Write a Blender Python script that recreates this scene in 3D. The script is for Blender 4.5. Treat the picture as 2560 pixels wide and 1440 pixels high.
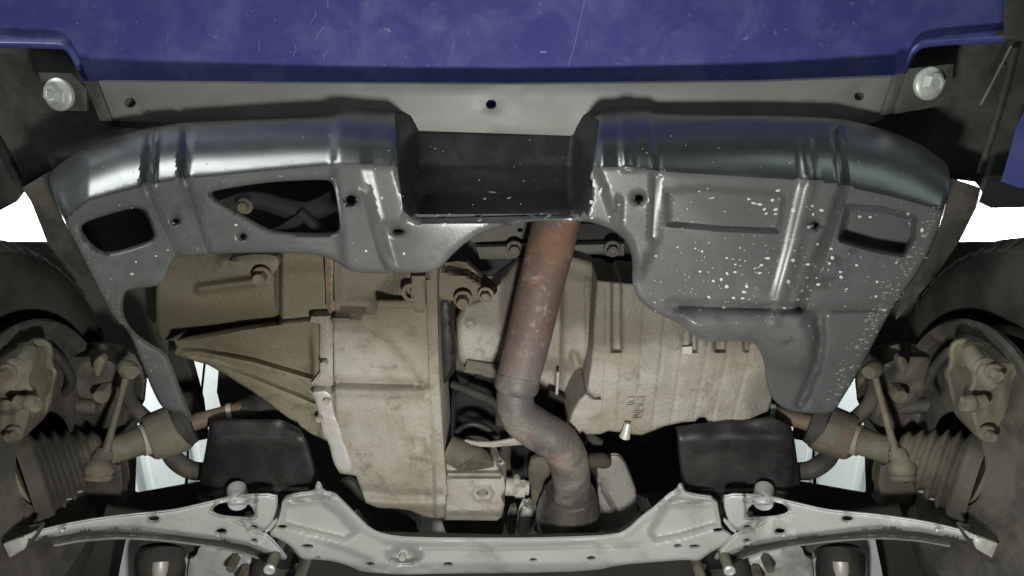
import bpy, bmesh, math, random
import numpy as np
from mathutils import Vector, Matrix
from mathutils.geometry import delaunay_2d_cdt

for o in list(bpy.data.objects): bpy.data.objects.remove(o)
random.seed(7); np.random.seed(7)
scene = bpy.context.scene
R = math.radians

# ------------------------------------------------------------------ camera
ELEV = R(68.0); FPX = 1950.0; CZ = 0.95
SE, CE = math.sin(ELEV), math.cos(ELEV)
cam_d = bpy.data.cameras.new('camera'); cam = bpy.data.objects.new('camera', cam_d)
scene.collection.objects.link(cam)
cam.location = (0, 0, CZ); cam.rotation_euler = (ELEV + R(90), 0, 0)
cam_d.sensor_width = 36.0; cam_d.lens = FPX / 2560 * 36.0
cam_d.clip_start = 0.02; cam_d.clip_end = 200
scene.camera = cam

# ------------------------------------------------------------------ light
w = bpy.data.worlds.new('World'); scene.world = w; w.use_nodes = True
bg = w.node_tree.nodes['Background']
bg.inputs[0].default_value = (0.93, 1.0, 0.96, 1); bg.inputs[1].default_value = 0.045

def area(name, loc, target, size, power, col=(1, 1, 1), size_y=None):
    d = bpy.data.lights.new(name, 'AREA'); d.energy = power; d.color = col; d.size = size
    if size_y: d.shape = 'RECTANGLE'; d.size_y = size_y
    o = bpy.data.objects.new(name, d); scene.collection.objects.link(o)
    o.location = loc
    o.rotation_euler = (Vector(target) - Vector(loc)).to_track_quat('-Z', 'Y').to_euler()
    o.visible_camera = True
    return o
area('work_lamp', (0.03, 0.39, 1.05), (0.0, 0.50, 1.95), 0.07, 8.0, (1.0, 0.985, 0.94))
area('shop_lamp', (-2.75, -2.9, 1.36), (-0.4, 0.2, 1.9), 2.9, 80, (0.93, 1.0, 0.99), 1.3)
area('shop_lamp', (2.7, -2.9, 1.15), (0.4, 0.2, 1.9), 3.0, 10, (0.78, 1.0, 0.94), 1.0)
for lx, ly, pw in ((-2.1, 1.0, 80), (2.1, 1.0, 80), (-2.6, 3.6, 45), (2.6, 3.6, 30)):   # workshop lights hung under the ceiling
    d = bpy.data.lights.new('ceiling_light', 'POINT'); d.energy = pw; d.color = (0.95, 1.0, 0.98); d.shadow_soft_size = .12
    o = bpy.data.objects.new('ceiling_light', d); scene.collection.objects.link(o); o.location = (lx, ly, 3.35)

scene.view_settings.view_transform = 'Standard'; scene.view_settings.look = 'None'
scene.view_settings.exposure = 0.15; scene.view_settings.gamma = 1.0
scene.render.engine = 'CYCLES'

# ------------------------------------------------------------------ pixel helpers
def P(px, py, h):
    """photo pixel -> point on the horizontal plane h metres above the camera"""
    x = px - 1280.0; u = 720.0 - py
    dy = FPX * CE - u * SE; dz = FPX * SE + u * CE
    t = h / dz
    return Vector((x * t, dy * t, h + CZ))
def Pn(px, py, h):
    x = px - 1280.0; u = 720.0 - py
    dy = FPX * CE - u * SE; dz = FPX * SE + u * CE
    t = h / dz
    return np.stack([x * t, dy * t, h + CZ], 1)
def mpp(px, py, h):
    """metres per photo pixel there"""
    x = px - 1280.0; u = 720.0 - py
    return h / (FPX * SE + u * CE)
def mir(pts, s=2503.0):
    return [(s - p[0],) + tuple(p[1:]) for p in pts]

def chaikin(pts, n, closed=True):
    pts = [tuple(p) for p in pts]
    for _ in range(n):
        out = []
        m = len(pts)
        rng = range(m) if closed else range(m - 1)
        if not closed: out.append(pts[0])
        for i in rng:
            a = pts[i]; b = pts[(i + 1) % m]
            out.append((a[0] * .75 + b[0] * .25, a[1] * .75 + b[1] * .25))
            out.append((a[0] * .25 + b[0] * .75, a[1] * .25 + b[1] * .75))
        if not closed: out.append(pts[-1])
        pts = out
    return pts
def resample(pts, step):
    out = []
    m = len(pts)
    for i in range(m):
        a = pts[i]; b = pts[(i + 1) % m]
        L = math.hypot(b[0] - a[0], b[1] - a[1])
        k = max(1, int(round(L / step)))
        for j in range(k): out.append((a[0] + (b[0] - a[0]) * j / k, a[1] + (b[1] - a[1]) * j / k))
    res = [out[0]]
    for p in out[1:]:
        if math.hypot(p[0] - res[-1][0], p[1] - res[-1][1]) > step * .25: res.append(p)
    if math.hypot(res[0][0] - res[-1][0], res[0][1] - res[-1][1]) < step * .25: res.pop()
    return res
def inside(poly, x, y):
    p = np.asarray(poly, float); n = len(p)
    c = np.zeros(len(x), bool); j = n - 1
    for i in range(n):
        xi, yi = p[i]; xj, yj = p[j]
        if yi != yj:
            cond = ((yi > y) != (yj > y)) & (x < (xj - xi) * (y - yi) / (yj - yi) + xi)
            c ^= cond
        j = i
    return c
def pdist(line, x, y, closed=False):
    p = np.asarray(line, float); n = len(p)
    d = np.full(len(x), 1e9)
    for i in range(n if closed else n - 1):
        ax, ay = p[i]; bx, by = p[(i + 1) % n]
        dx, dy = bx - ax, by - ay; L = dx * dx + dy * dy + 1e-9
        t = np.clip(((x - ax) * dx + (y - ay) * dy) / L, 0, 1)
        d = np.minimum(d, np.hypot(x - ax - t * dx, y - ay - t * dy))
    return d
def sst(a, b, v):
    t = np.clip((v - a) / (b - a), 0, 1); return t * t * (3 - 2 * t)
def mask(poly, x, y, wd):
    """1 inside the polygon, falling to 0 over wd pixels across its edge"""
    d = pdist(poly, x, y, True); s = np.where(inside(poly, x, y), -d, d)
    return 1 - sst(-wd / 2, wd / 2, s)
def groove(line, x, y, wd):
    d = pdist(line, x, y); return 1 - sst(0, wd / 2, d)
def vnoise(x, y, sc, seed=0):
    """cheap smooth noise in -1..1"""
    r = np.random.RandomState(seed); v = np.zeros(len(x))
    for k in range(6):
        a = r.uniform(0, 6.28); f = r.uniform(.6, 1.6) / sc; ph = r.uniform(0, 6.28)
        v += np.sin((x * math.cos(a) + y * math.sin(a)) * f * 6.28 + ph)
    return v / 6

# ------------------------------------------------------------------ scene graph helpers
C = scene.collection
WL = {}                                           # world location of each object
def empty(name, loc):
    o = bpy.data.objects.new(name, None); C.objects.link(o); o.location = loc; WL[o.name] = Vector(loc)
    o.empty_display_size = .1
    return o
def mk(name, verts, faces, mat, parent=None, ang=40, label=None, kind=None, mi=None, mat2=None):
    v = np.asarray([tuple(p) for p in verts], float)
    c = Vector((v[:, 0].min() + v[:, 0].max(), v[:, 1].min() + v[:, 1].max(), v[:, 2].min() + v[:, 2].max())) / 2
    me = bpy.data.meshes.new(name)
    me.from_pydata((v - np.array(c)).tolist(), [], [list(f) for f in faces])
    if mi is not None: me.polygons.foreach_set('material_index', np.asarray(mi, dtype=np.int32))
    me.validate()
    bm = bmesh.new(); bm.from_mesh(me); bmesh.ops.recalc_face_normals(bm, faces=bm.faces); bm.to_mesh(me); bm.free()
    me.shade_smooth()
    if ang: me.set_sharp_from_angle(angle=R(ang))
    me.materials.append(M[mat])
    for q in (mat2 or ()): me.materials.append(M[q])
    o = bpy.data.objects.new(name, me); C.objects.link(o)
    if parent is not None:
        o.parent = parent; o.location = c - WL[parent.name]
    else: o.location = c
    WL[o.name] = c
    if label: o['label'] = label
    if kind: o['kind'] = kind
    return o

def sheet(name, outline, h, mat, parent, holes=(), step=14, thick=.003, sm=1, edge=None, hedge=None, ang=40, label=None, solid=None, kind=None, lines=(), mat2=None):
    """A plate or casting whose underside follows h(px,py); thick/solid = metres of body above it."""
    out = resample(chaikin(outline, sm) if sm else outline, step)
    hs = [resample(chaikin(q, 2) if len(q) < 30 else q, step) for q in holes]
    oa = np.array(out)
    x0, y0 = oa.min(0); x1, y1 = oa.max(0)
    gx, gy = np.meshgrid(np.arange(x0 + step * .5, x1, step), np.arange(y0 + step * .5, y1, step * .9))
    gx = gx + (np.arange(gx.shape[0])[:, None] % 2) * step * .5
    gx = gx.ravel(); gy = gy.ravel()
    k = inside(out, gx, gy)
    gx, gy = gx[k], gy[k]
    if len(gx):
        k = pdist(out, gx, gy, True) > step * .5
        for q in hs: k &= ~inside(q, gx, gy) & (pdist(q, gx, gy, True) > step * .5)
        gx, gy = gx[k], gy[k]
    feat = []
    if edge and len(gx) and edge[0] > step * .6:
        oc = np.array(out); tn = np.roll(oc, -1, 0) - np.roll(oc, 1, 0); tn /= (np.hypot(tn[:, 0], tn[:, 1]) + 1e-9)[:, None]
        ar = np.sum(oc[:, 0] * np.roll(oc[:, 1], -1) - np.roll(oc[:, 0], -1) * oc[:, 1]); sg = 1 if ar > 0 else -1
        k = pdist(out, gx, gy, True) > edge[0] + step * .4; gx, gy = gx[k], gy[k]
        ix = []; 
        for dd in (edge[0] * .35, edge[0]):
            q = oc + np.stack([-tn[:, 1], tn[:, 0]], 1) * dd * sg
            kk = inside(out, q[:, 0], q[:, 1]) & (pdist(out, q[:, 0], q[:, 1], True) > dd * .9)
            for hq in hs: kk &= ~inside(hq, q[:, 0], q[:, 1]) & (pdist(hq, q[:, 0], q[:, 1], True) > step * .5)
            ix.append(q[kk])
        ix = np.concatenate(ix); gx = np.concatenate([gx, ix[:, 0]]); gy = np.concatenate([gy, ix[:, 1]])
    for ln, offs in lines:                        # creases: rows of vertices that follow the feature
        ln = np.array(ln, float)
        seg = np.hypot(*np.diff(ln, axis=0).T); cum = np.concatenate([[0], np.cumsum(seg)])
        kk = max(2, int(cum[-1] / (step * 1.1))); tt = np.linspace(0, cum[-1], kk)
        cx = np.interp(tt, cum, ln[:, 0]); cy = np.interp(tt, cum, ln[:, 1])
        tx = np.gradient(cx); ty = np.gradient(cy); l2 = np.hypot(tx, ty) + 1e-9
        for of in offs:
            feat.append(np.stack([cx - ty / l2 * of, cy + tx / l2 * of], 1))
        if len(gx):
            k = pdist(ln, gx, gy) > max(abs(o) for o in offs) + step * .45; gx, gy = gx[k], gy[k]
    vs = []; es = []
    for loop in [out] + hs:
        b = len(vs); vs += loop; n = len(loop)
        es += [(b + i, b + (i + 1) % n) for i in range(n)]
    for q in feat:
        k = inside(out, q[:, 0], q[:, 1]) & (pdist(out, q[:, 0], q[:, 1], True) > step * .3)
        for hq in hs: k &= ~inside(hq, q[:, 0], q[:, 1]) & (pdist(hq, q[:, 0], q[:, 1], True) > step * .3)
        last = None
        for (a, b), kk in zip(q.tolist(), k):
            if not kk: last = None; continue
            vs.append((a, b))
            if last is not None: es.append((last, len(vs) - 1))
            last = len(vs) - 1
    vs += list(zip(gx.tolist(), gy.tolist()))
    r = delaunay_2d_cdt([Vector(v) for v in vs], es, [], 0, 1e-4)
    V2 = np.array([tuple(v) for v in r[0]]); F = [f for f in r[2]]
    ct = np.array([V2[list(f)].mean(0) for f in F])
    k = inside(out, ct[:, 0], ct[:, 1])
    for q in hs: k &= ~inside(q, ct[:, 0], ct[:, 1])
    F = [f for f, kk in zip(F, k) if kk]
    x, y = V2[:, 0], V2[:, 1]
    H = h(x, y) if callable(h) else np.full(len(x), float(h))
    if edge:
        d = np.clip(pdist(out, x, y, True) / edge[0], 0, 1); H = H + edge[1] * (1 - np.sqrt(1 - (1 - d) ** 2 + 1e-9))
    if hedge:
        for q in hs:
            d = np.clip(pdist(q, x, y, True) / hedge[0], 0, 1); H = H + hedge[1] * (1 - np.sqrt(1 - (1 - d) ** 2 + 1e-9))
    A = Pn(x, y, H); n = len(A)
    B = A.copy()
    if solid: B[:, 2] = max(A[:, 2].max() + .002, A[:, 2].min() + solid)
    else: B[:, 2] += thick
    faces = [tuple(f) for f in F] + [tuple(n + i for i in reversed(f)) for f in F]
    cnt = {}
    for f in F:
        for i in range(len(f)):
            a, b = f[i], f[(i + 1) % len(f)]
            cnt.setdefault((min(a, b), max(a, b)), []).append((a, b))
    for kk, l in cnt.items():
        if len(l) == 1:
            a, b = l[0]; faces.append((b, a, n + a, n + b))
    # drop unused vertices
    used = sorted({i for f in faces for i in f}); mp = {u: i for i, u in enumerate(used)}
    allv = np.concatenate([A, B])[used]
    mi = None
    if mat2:
        c2 = np.array([V2[[i % n for i in f]].mean(0) for f in faces]); mi = mat2[1](c2[:, 0], c2[:, 1]).astype(int)
    return mk(name, allv, [tuple(mp[i] for i in f) for f in faces], mat, parent, ang, label, kind, mi, mat2[0] if mat2 else None)

def frames(pts):
    fr = []; n = len(pts); prev = None
    for i in range(n):
        t = (pts[min(i + 1, n - 1)] - pts[max(i - 1, 0)]).normalized()
        if prev is None:
            u = t.orthogonal().normalized()
        else:
            u = (prev - t * prev.dot(t)).normalized()
        fr.append((u, t.cross(u))); prev = u
    return fr
def spline(pts, k):
    """Catmull-Rom through 4-vectors"""
    out = []; n = len(pts); q = [np.array(p, float) for p in pts]
    for i in range(n - 1):
        a = q[max(i - 1, 0)]; b = q[i]; c = q[i + 1]; d = q[min(i + 2, n - 1)]
        for j in range(k):
            t = j / k
            out.append(.5 * ((2 * b) + (c - a) * t + (2 * a - 5 * b + 4 * c - d) * t * t + (3 * b - a - 3 * c + d) * t ** 3))
    out.append(q[-1]); return out
def tube(name, pts, mat, parent, seg=24, k=6, ang=40, label=None, wob=0.0, px=True, flat=1.0):
    """pts: (px,py,h,radius px) or, px False, (x,y,h,radius m)"""
    q = []
    for p in pts:
        if px:
            v = P(p[0], p[1], p[2]); q.append((v.x, v.y, v.z, p[3] * mpp(p[0], p[1], p[2])))
        else: q.append((p[0], p[1], p[2] + CZ, p[3]))
    s = spline(q, k) if k > 1 else [np.array(p) for p in q]
    c = [Vector(p[:3]) for p in s]; fr = frames(c); vs = []; fs = []
    for i, p in enumerate(s):
        u, v = fr[i]
        for j in range(seg):
            a = 2 * math.pi * j / seg; rr = p[3] * (1 + wob * math.sin(i * 1.7 + j * 2.1))
            vs.append(c[i] + (u * math.cos(a) + v * math.sin(a) * flat) * rr)
    n = len(s)
    for i in range(n - 1):
        for j in range(seg):
            j2 = (j + 1) % seg
            fs.append((i * seg + j, i * seg + j2, (i + 1) * seg + j2, (i + 1) * seg + j))
    fs.append(tuple(range(seg))[::-1]); fs.append(tuple((n - 1) * seg + j for j in range(seg)))
    return mk(name, vs, fs, mat, parent, ang, label)
def lathe(name, A, B, prof, mat, parent, seg=28, ang=35, label=None, cap=True, arc=None):
    """turned body along A->B; prof: (metres along the axis, radius)"""
    ax = (B - A).normalized(); u = ax.orthogonal().normalized(); v = ax.cross(u)
    vs = []; fs = []
    for s, r in prof:
        for j in range(seg):
            a = 2 * math.pi * j / seg
            vs.append(A + ax * s + (u * math.cos(a) + v * math.sin(a)) * r)
    for i in range(len(prof) - 1):
        for j in range(seg):
            j2 = (j + 1) % seg
            fs.append((i * seg + j, i * seg + j2, (i + 1) * seg + j2, (i + 1) * seg + j))
    if cap:
        fs.append(tuple(range(seg))[::-1]); fs.append(tuple((len(prof) - 1) * seg + j for j in range(seg)))
    return mk(name, vs, fs, mat, parent, ang, label)
def bolt(px, py, h, r, mat, parent, length=.012, name='bolt', washer=True, tip=False):
    """hex bolt pointing down at the camera; r in photo pixels, h where the washer sits"""
    m = mpp(px, py, h); a = P(px, py, h); rr = r * m
    pr = []
    b = a - Vector((0, 0, 1))
    vs = []; fs = []
    seg = 24
    def ring(z, rad, hexa):
        base = len(vs)
        for j in range(seg):
            t = 2 * math.pi * j / seg
            q = rad
            if hexa:
                s = (t % (math.pi / 3)) - math.pi / 6; q = rad * math.cos(math.pi / 6) / math.cos(s)
            vs.append(a + Vector((math.cos(t) * q, math.sin(t) * q, -z)))
        return base
    L = length
    rows = []
    if washer: rows += [ring(-.002, rr * 1.45, 0), ring(.0015, rr * 1.45, 0), ring(.0025, rr * 1.3, 0)]
    rows += [ring(.0025 if washer else -.003, rr, 1), ring(L * .85, rr, 1), ring(L, rr * .86, 0)]
    if tip: rows += [ring(L, rr * .5, 0), ring(L + rr * .8, rr * .5, 0)]
    else: rows += [ring(L, rr * .6, 0), ring(L - rr * .12, rr * .5, 0)]
    for p, q in zip(rows, rows[1:]):
        for j in range(seg): fs.append((p + j, p + (j + 1) % seg, q + (j + 1) % seg, q + j))
    fs.append(tuple(rows[-1] + j for j in range(seg))); fs.append(tuple(rows[0] + j for j in range(seg))[::-1])
    return mk(name, vs, fs, mat, parent, 30)
def ell(cx, cy, rx, ry, n=16, rot=0):
    c, s = math.cos(rot), math.sin(rot)
    return [(cx + rx * math.cos(t) * c - ry * math.sin(t) * s, cy + rx * math.cos(t) * s + ry * math.sin(t) * c)
            for t in [2 * math.pi * i / n for i in range(n)]]

# ------------------------------------------------------------------ materials
M = {}
def pbr(name, col, rough=.5, metal=0., spec=.5, dirt=None, damt=.5, dscale=6., dlo=.42, dhi=.62, dirt2=None, d2amt=.5, d2scale=18.,
        d2lo=.5, d2hi=.68, bump=.15, bscale=90., rvar=.15, coat=0., streak=None, yd=None, drough=.3, crough=.15, cior=1.5):
    m = bpy.data.materials.new(name); m.use_nodes = True; M[name] = m
    nt = m.node_tree; N = nt.nodes; L = nt.links
    b = N['Principled BSDF']
    tc = N.new('ShaderNodeTexCoord')
    geo = N.new('ShaderNodeNewGeometry')
    vec = geo.outputs['Position']
    def noise(sc, det=8, ro=.6, dist=0., stretch=None):
        n = N.new('ShaderNodeTexNoise'); n.inputs['Scale'].default_value = sc; n.inputs['Detail'].default_value = det
        n.inputs['Roughness'].default_value = ro; n.inputs['Distortion'].default_value = dist
        if stretch:
            mp = N.new('ShaderNodeMapping'); mp.inputs['Scale'].default_value = stretch
            L.new(vec, mp.inputs['Vector']); L.new(mp.outputs[0], n.inputs['Vector'])
        else: L.new(vec, n.inputs['Vector'])
        return n.outputs['Fac']
    def ramp(f, lo, hi, amt):
        r = N.new('ShaderNodeMapRange'); r.interpolation_type = 'SMOOTHSTEP'
        r.inputs['From Min'].default_value = lo; r.inputs['From Max'].default_value = hi
        r.inputs['To Max'].default_value = amt; L.new(f, r.inputs['Value']); return r.outputs[0]
    def mix(f, a, c):
        x = N.new('ShaderNodeMix'); x.data_type = 'RGBA'; L.new(f, x.inputs['Factor'])
        if isinstance(a, tuple): x.inputs[6].default_value = a + (1,)
        else: L.new(a, x.inputs[6])
        x.inputs[7].default_value = c + (1,); return x.outputs[2]
    cur = col
    # broad tone variation
    cur = mix(ramp(noise(3.1, 5), .3, .75, .45), cur, tuple(c * .72 for c in col))
    d = None
    if dirt:
        d = ramp(noise(dscale, 10, .68, .4), dlo, dhi, damt); cur = mix(d, cur, dirt)
    if dirt2:
        cur = mix(ramp(noise(d2scale, 10, .7, .2, streak), d2lo, d2hi, d2amt), cur, dirt2)
    if yd:                                        # mud has reached only what the cover leaves open
        sx = N.new('ShaderNodeSeparateXYZ'); L.new(vec, sx.inputs[0])
        ad = N.new('ShaderNodeMath'); ad.operation = 'MULTIPLY_ADD'; L.new(noise(14, 6, .6), ad.inputs[0]); ad.inputs[1].default_value = yd[4]; L.new(sx.outputs['Y'], ad.inputs[2])
        f = N.new('ShaderNodeMapRange'); f.interpolation_type = 'SMOOTHSTEP'; L.new(ad.outputs[0], f.inputs['Value'])
        f.inputs['From Min'].default_value = yd[0] + yd[4] * .5; f.inputs['From Max'].default_value = yd[1] + yd[4] * .5
        f.inputs['To Min'].default_value = max(yd[3], 0); f.inputs['To Max'].default_value = max(-yd[3], 0)
        cur = mix(f.outputs[0], cur, yd[2])
    L.new(cur, b.inputs['Base Color'])
    rr = N.new('ShaderNodeMath'); rr.operation = 'MULTIPLY_ADD'; rr.use_clamp = True
    L.new(noise(11, 6), rr.inputs[0]); rr.inputs[1].default_value = rvar * 2; rr.inputs[2].default_value = rough - rvar
    if d is not None:
        r2 = N.new('ShaderNodeMath'); r2.operation = 'MULTIPLY_ADD'; r2.use_clamp = True
        L.new(d, r2.inputs[0]); r2.inputs[1].default_value = drough; L.new(rr.outputs[0], r2.inputs[2]); L.new(r2.outputs[0], b.inputs['Roughness'])
    else: L.new(rr.outputs[0], b.inputs['Roughness'])
    b.inputs['Metallic'].default_value = metal
    b.inputs['Specular IOR Level'].default_value = spec
    if coat: b.inputs['Coat Weight'].default_value = coat; b.inputs['Coat Roughness'].default_value = crough; b.inputs['Coat IOR'].default_value = cior
    if bump:
        bp = N.new('ShaderNodeBump'); bp.inputs['Strength'].default_value = bump; bp.inputs['Distance'].default_value = .004
        L.new(noise(bscale, 6, .6), bp.inputs['Height']); L.new(bp.outputs[0], b.inputs['Normal'])
    return m
TAN = (.36, .31, .22); GREYDUST = (.30, .30, .27); RUST = (.30, .12, .06)
pbr('blue_paint', (.058, .064, .25), .30, dirt=(.115, .127, .31), damt=.6, dscale=13, dlo=.40, dhi=.70, dirt2=(.40, .43, .54), d2amt=.55, d2scale=60, d2lo=.62, d2hi=.74, bump=.06, bscale=140, coat=.3)
pbr('black_plastic', (.102, .103, .102), .33, spec=.5, dirt=(.165, .172, .166), damt=.6, dscale=6, dlo=.46, dhi=.66, dirt2=(.03, .03, .03), d2amt=.65, d2scale=24, d2lo=.55, d2hi=.75, bump=.05, bscale=160, rvar=.08, drough=0.)
pbr('front_plastic', (.018, .020, .020), .34, spec=.9, dirt=(.035, .039, .038), damt=.6, dscale=9, dlo=.46, dhi=.66, dirt2=(.07, .077, .074), d2amt=.5, d2scale=40, d2lo=.58, d2hi=.72, bump=.05, bscale=160, rvar=.06, coat=1.0, drough=.12, crough=.28, cior=2.0)
pbr('shaded_plastic', (.014, .015, .015), .48, spec=.35, dirt=(.030, .032, .031), damt=.6, dscale=14, dlo=.46, dhi=.66, dirt2=(.075, .080, .076), d2amt=.5, d2scale=60, d2lo=.60, d2hi=.72, bump=.1, bscale=160, rvar=.06)
pbr('steel_beam', (.165, .165, .153), .42, metal=.0, dirt=(.24, .24, .215), damt=.5, dscale=3, bump=.03, bscale=60, rvar=.06)
pbr('dark_apron', (.040, .042, .036), .55, dirt=(.10, .10, .085), damt=.6, dscale=9, bump=.1)
pbr('zinc', (.62, .66, .60), .38, metal=.35, dirt=(.45, .47, .42), damt=.5, dscale=40, bump=.05)
pbr('dusty_aluminium', (.40, .38, .33), .62, dirt=(.27, .235, .165), damt=.8, dscale=6, dlo=.42, dhi=.62, dirt2=(.13, .11, .08), d2amt=.6, d2scale=42, d2lo=.51, d2hi=.70, bump=.6, bscale=260, yd=(.40, .53, (.085, .07, .045), .85, .06))
pbr('pan_aluminium', (.37, .35, .30), .50, metal=.1, dirt=(.27, .24, .18), damt=.8, dscale=8, dlo=.42, dhi=.60, dirt2=(.14, .125, .10), d2amt=.6, d2scale=45, d2lo=.52, d2hi=.70, bump=.55, bscale=260, yd=(.462, .512, (.125, .112, .085), .85, .07))
pbr('olive_casting', (.24, .215, .145), .62, dirt=(.34, .305, .215), damt=.6, dscale=7, dlo=.45, dhi=.66, dirt2=(.10, .085, .05), d2amt=.7, d2scale=26, d2lo=.48, d2hi=.68, bump=.6, bscale=260, yd=(.445, .58, (.105, .092, .055), .85, .06))
pbr('clean_aluminium', (.62, .62, .58), .36, metal=.3, dirt=(.45, .42, .34), damt=.5, dscale=14, bump=.12, bscale=120)
pbr('rusty_pipe', (.12, .080, .064), .62, dirt=(.19, .100, .062), damt=.8, dscale=16, dlo=.45, dhi=.6, dirt2=(.27, .225, .19), d2amt=.75, d2scale=36, d2lo=.54, d2hi=.66, bump=.35, bscale=150, yd=(.43, .54, (.13, .122, .12), -.85, .06))
pbr('grey_pipe', (.105, .098, .090), .55, metal=.1, dirt=(.25, .225, .18), damt=.75, dscale=16, dlo=.45, dhi=.62, dirt2=(.23, .12, .08), d2amt=.5, d2scale=12, bump=.22, bscale=150)
pbr('subframe_paint', (.43, .44, .413), .40, spec=.5, dirt=(.17, .166, .147), damt=.7, dscale=9, dlo=.48, dhi=.70, dirt2=(.62, .64, .61), d2amt=.45, d2scale=10, d2lo=.57, d2hi=.63, bump=.10, bscale=110)
pbr('arm_dark_band', (.085, .082, .070), .55, dirt=(.17, .165, .145), damt=.7, dscale=14, dlo=.5, dhi=.68, bump=.2)
pbr('rubber', (.022, .021, .019), .72, dirt=(.075, .068, .052), damt=.65, dscale=10, bump=.15)
pbr('boot_rubber', (.055, .051, .040), .7, dirt=(.15, .135, .095), damt=.7, dscale=9, dlo=.42, dhi=.64, bump=.15)
pbr('tyre_rubber', (.018, .018, .016), .75, dirt=(.046, .043, .033), damt=.7, dscale=7, dlo=.38, dhi=.62, bump=.2, bscale=70)
pbr('dusty_iron', (.10, .094, .068), .65, dirt=(.19, .172, .115), damt=.75, dscale=12, dlo=.4, dhi=.62, dirt2=(.10, .06, .04), d2amt=.6, d2scale=20, bump=.3, bscale=120)
pbr('dark_iron', (.048, .045, .038), .6, dirt=(.12, .108, .082), damt=.6, dscale=12, bump=.2)
pbr('black_shield', (.013, .013, .013), .5, dirt=(.034, .033, .029), damt=.6, dscale=9, dlo=.45, dhi=.68, dirt2=(.06, .055, .04), d2amt=.35, d2scale=30, bump=.15)
pbr('bay_black', (.012, .012, .012), .8, dirt=(.03, .03, .026), damt=.5, bump=.1)
pbr('underbody', (.065, .067, .054), .6, dirt=(.055, .055, .045), damt=.6, dscale=5, bump=.1)
pbr('pale_panel', (.78, .82, .82), .4, dirt=(.64, .68, .68), damt=.5, dscale=5, bump=.05)
pbr('foil', (.72, .73, .72), .42, metal=.6, dirt=(.5, .5, .48), damt=.5, dscale=20, bump=.9, bscale=70)
pbr('ceiling_sheet', (.78, .82, .82), .5, dirt=(.66, .70, .70), damt=.6, dscale=3, dirt2=(.45, .48, .48), d2amt=.5, d2scale=9, d2lo=.6, d2hi=.75, bump=.1)
pbr('scuff', (.22, .24, .44), .6, bump=0)
pbr('tunnel_metal', (.30, .29, .26), .5, dirt=(.16, .15, .13), damt=.7, dscale=14, bump=.2)
pbr('chip', (.22, .245, .22), .7, bump=.1)
pbr('spatter', (.58, .60, .55), .6, bump=.05)
pbr('concrete', (.065, .066, .062), .6, dirt=(.04, .04, .038), damt=.6, dscale=.8, bump=.1, bscale=8)
pbr('brown_stain', (.13, .095, .065), .6, dirt=(.22, .15, .09), damt=.6, dscale=18, bump=.2)

# ------------------------------------------------------------------ setting
fl = mk('workshop_floor', [(-40, -40, 0), (40, -40, 0), (40, 40, 0), (-40, 40, 0)], [(0, 1, 2, 3)], 'concrete', None, None)
fl['kind'] = 'structure'
# profiled white ceiling sheets, seen through the wheel arches and past the engine
cv = []; cf = []
xs = []; x = -6.0
while x < 6.0:
    xs += [(x, 4.0), (x + .16, 4.0), (x + .18, 4.035), (x + .22, 4.035), (x + .24, 4.0)]; x += .24
for yy in (-4, 7):
    for a, b in xs: cv.append((a, yy, b))
n = len(xs)
for i in range(n - 1):
    if xs[i + 1][0] - xs[i][0] > 1e-4: cf.append((i, i + 1, n + i + 1, n + i))
ce = mk('workshop_ceiling', cv, cf, 'ceiling_sheet', None, 20); ce['kind'] = 'structure'

car = empty('car', (0, .5, 1.50))
car['label'] = 'underside of a raised blue car with black plastic engine undercover'
car['category'] = 'car'

# ------------------------------------------------------------------ body above everything
GAPL = [(300, 915), (330, 905), (420, 900), (520, 880), (575, 885), (580, 960), (580, 1100), (575, 1250), (420, 1252), (310, 1250), (300, 1100)]
bay = sheet('engine_bay', [(135, -400), (2390, -400), (2395, 640), (2760, 640), (2760, 1700), (-230, 1700), (-230, 640), (128, 640)], 1.50, 'bay_black', car, step=60, sm=0, thick=.02, holes=[GAPL, mir(GAPL)])
for s in (0, 1):
    o = [(-330, 606), (118, 606), (200, 540), (420, 690), (420, 925), (345, 955), (336, 1236), (560, 1225), (640, 1300), (640, 1620), (-330, 1620)]
    hh = lambda x, y: 1.16 - .0 * x
    sheet('inner_fender', mir(o) if s else o, hh, 'underbody', car, step=60, sm=0, thick=.004)
sheet('floor_pan', [(250, 1235), (2260, 1235), (2300, 1700), (200, 1700)], lambda x, y: 1.20 + .015 * np.sin(x / 40.), 'underbody', car, step=40, sm=0, thick=.004)

# ------------------------------------------------------------------ front bumper
def h_bump(x, y):
    h = 1.118 - (y - 100) * .00008 + .00000002 * (x - 1280) ** 2
    lip = np.array([(-200, 112), (160, 114), (186, 138), (214, 205)]); lip2 = np.array([(2255, 200), (2268, 150), (2286, 118), (2320, 106), (2510, 96)])
    h = h - .006 * groove(lip, x, y, 34) - .006 * groove(lip2, x, y, 30)
    return h + .0012 * vnoise(x, y, 300, 3)
bo = [(-260, -260), (2525, -260), (2518, -60), (2514, 40), (2506, 96), (2330, 108), (2300, 112), (2284, 126), (2270, 160), (2256, 196), (2225, 262), (1280, 270), (262, 262), (222, 208),
      (206, 172), (190, 138), (176, 120), (158, 113), (0, 110), (-260, 108)]
bump = sheet('front_bumper', bo, h_bump, 'blue_paint', car, step=16, sm=1, thick=.004, edge=(10, .008))
sheet('bumper_face', [(-420, -420), (2900, -420), (2800, -258), (-260, -258)], lambda x, y: 1.145 + (-258 - y) * .0016, 'blue_paint', bump, step=50, sm=0, thick=.004)
sheet('side_skirt', [(2552, 290), (2600, 250), (2700, 250), (2700, 470), (2500, 470), (2520, 410)], .985, 'blue_paint', bump, step=25, thick=.003)

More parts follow.
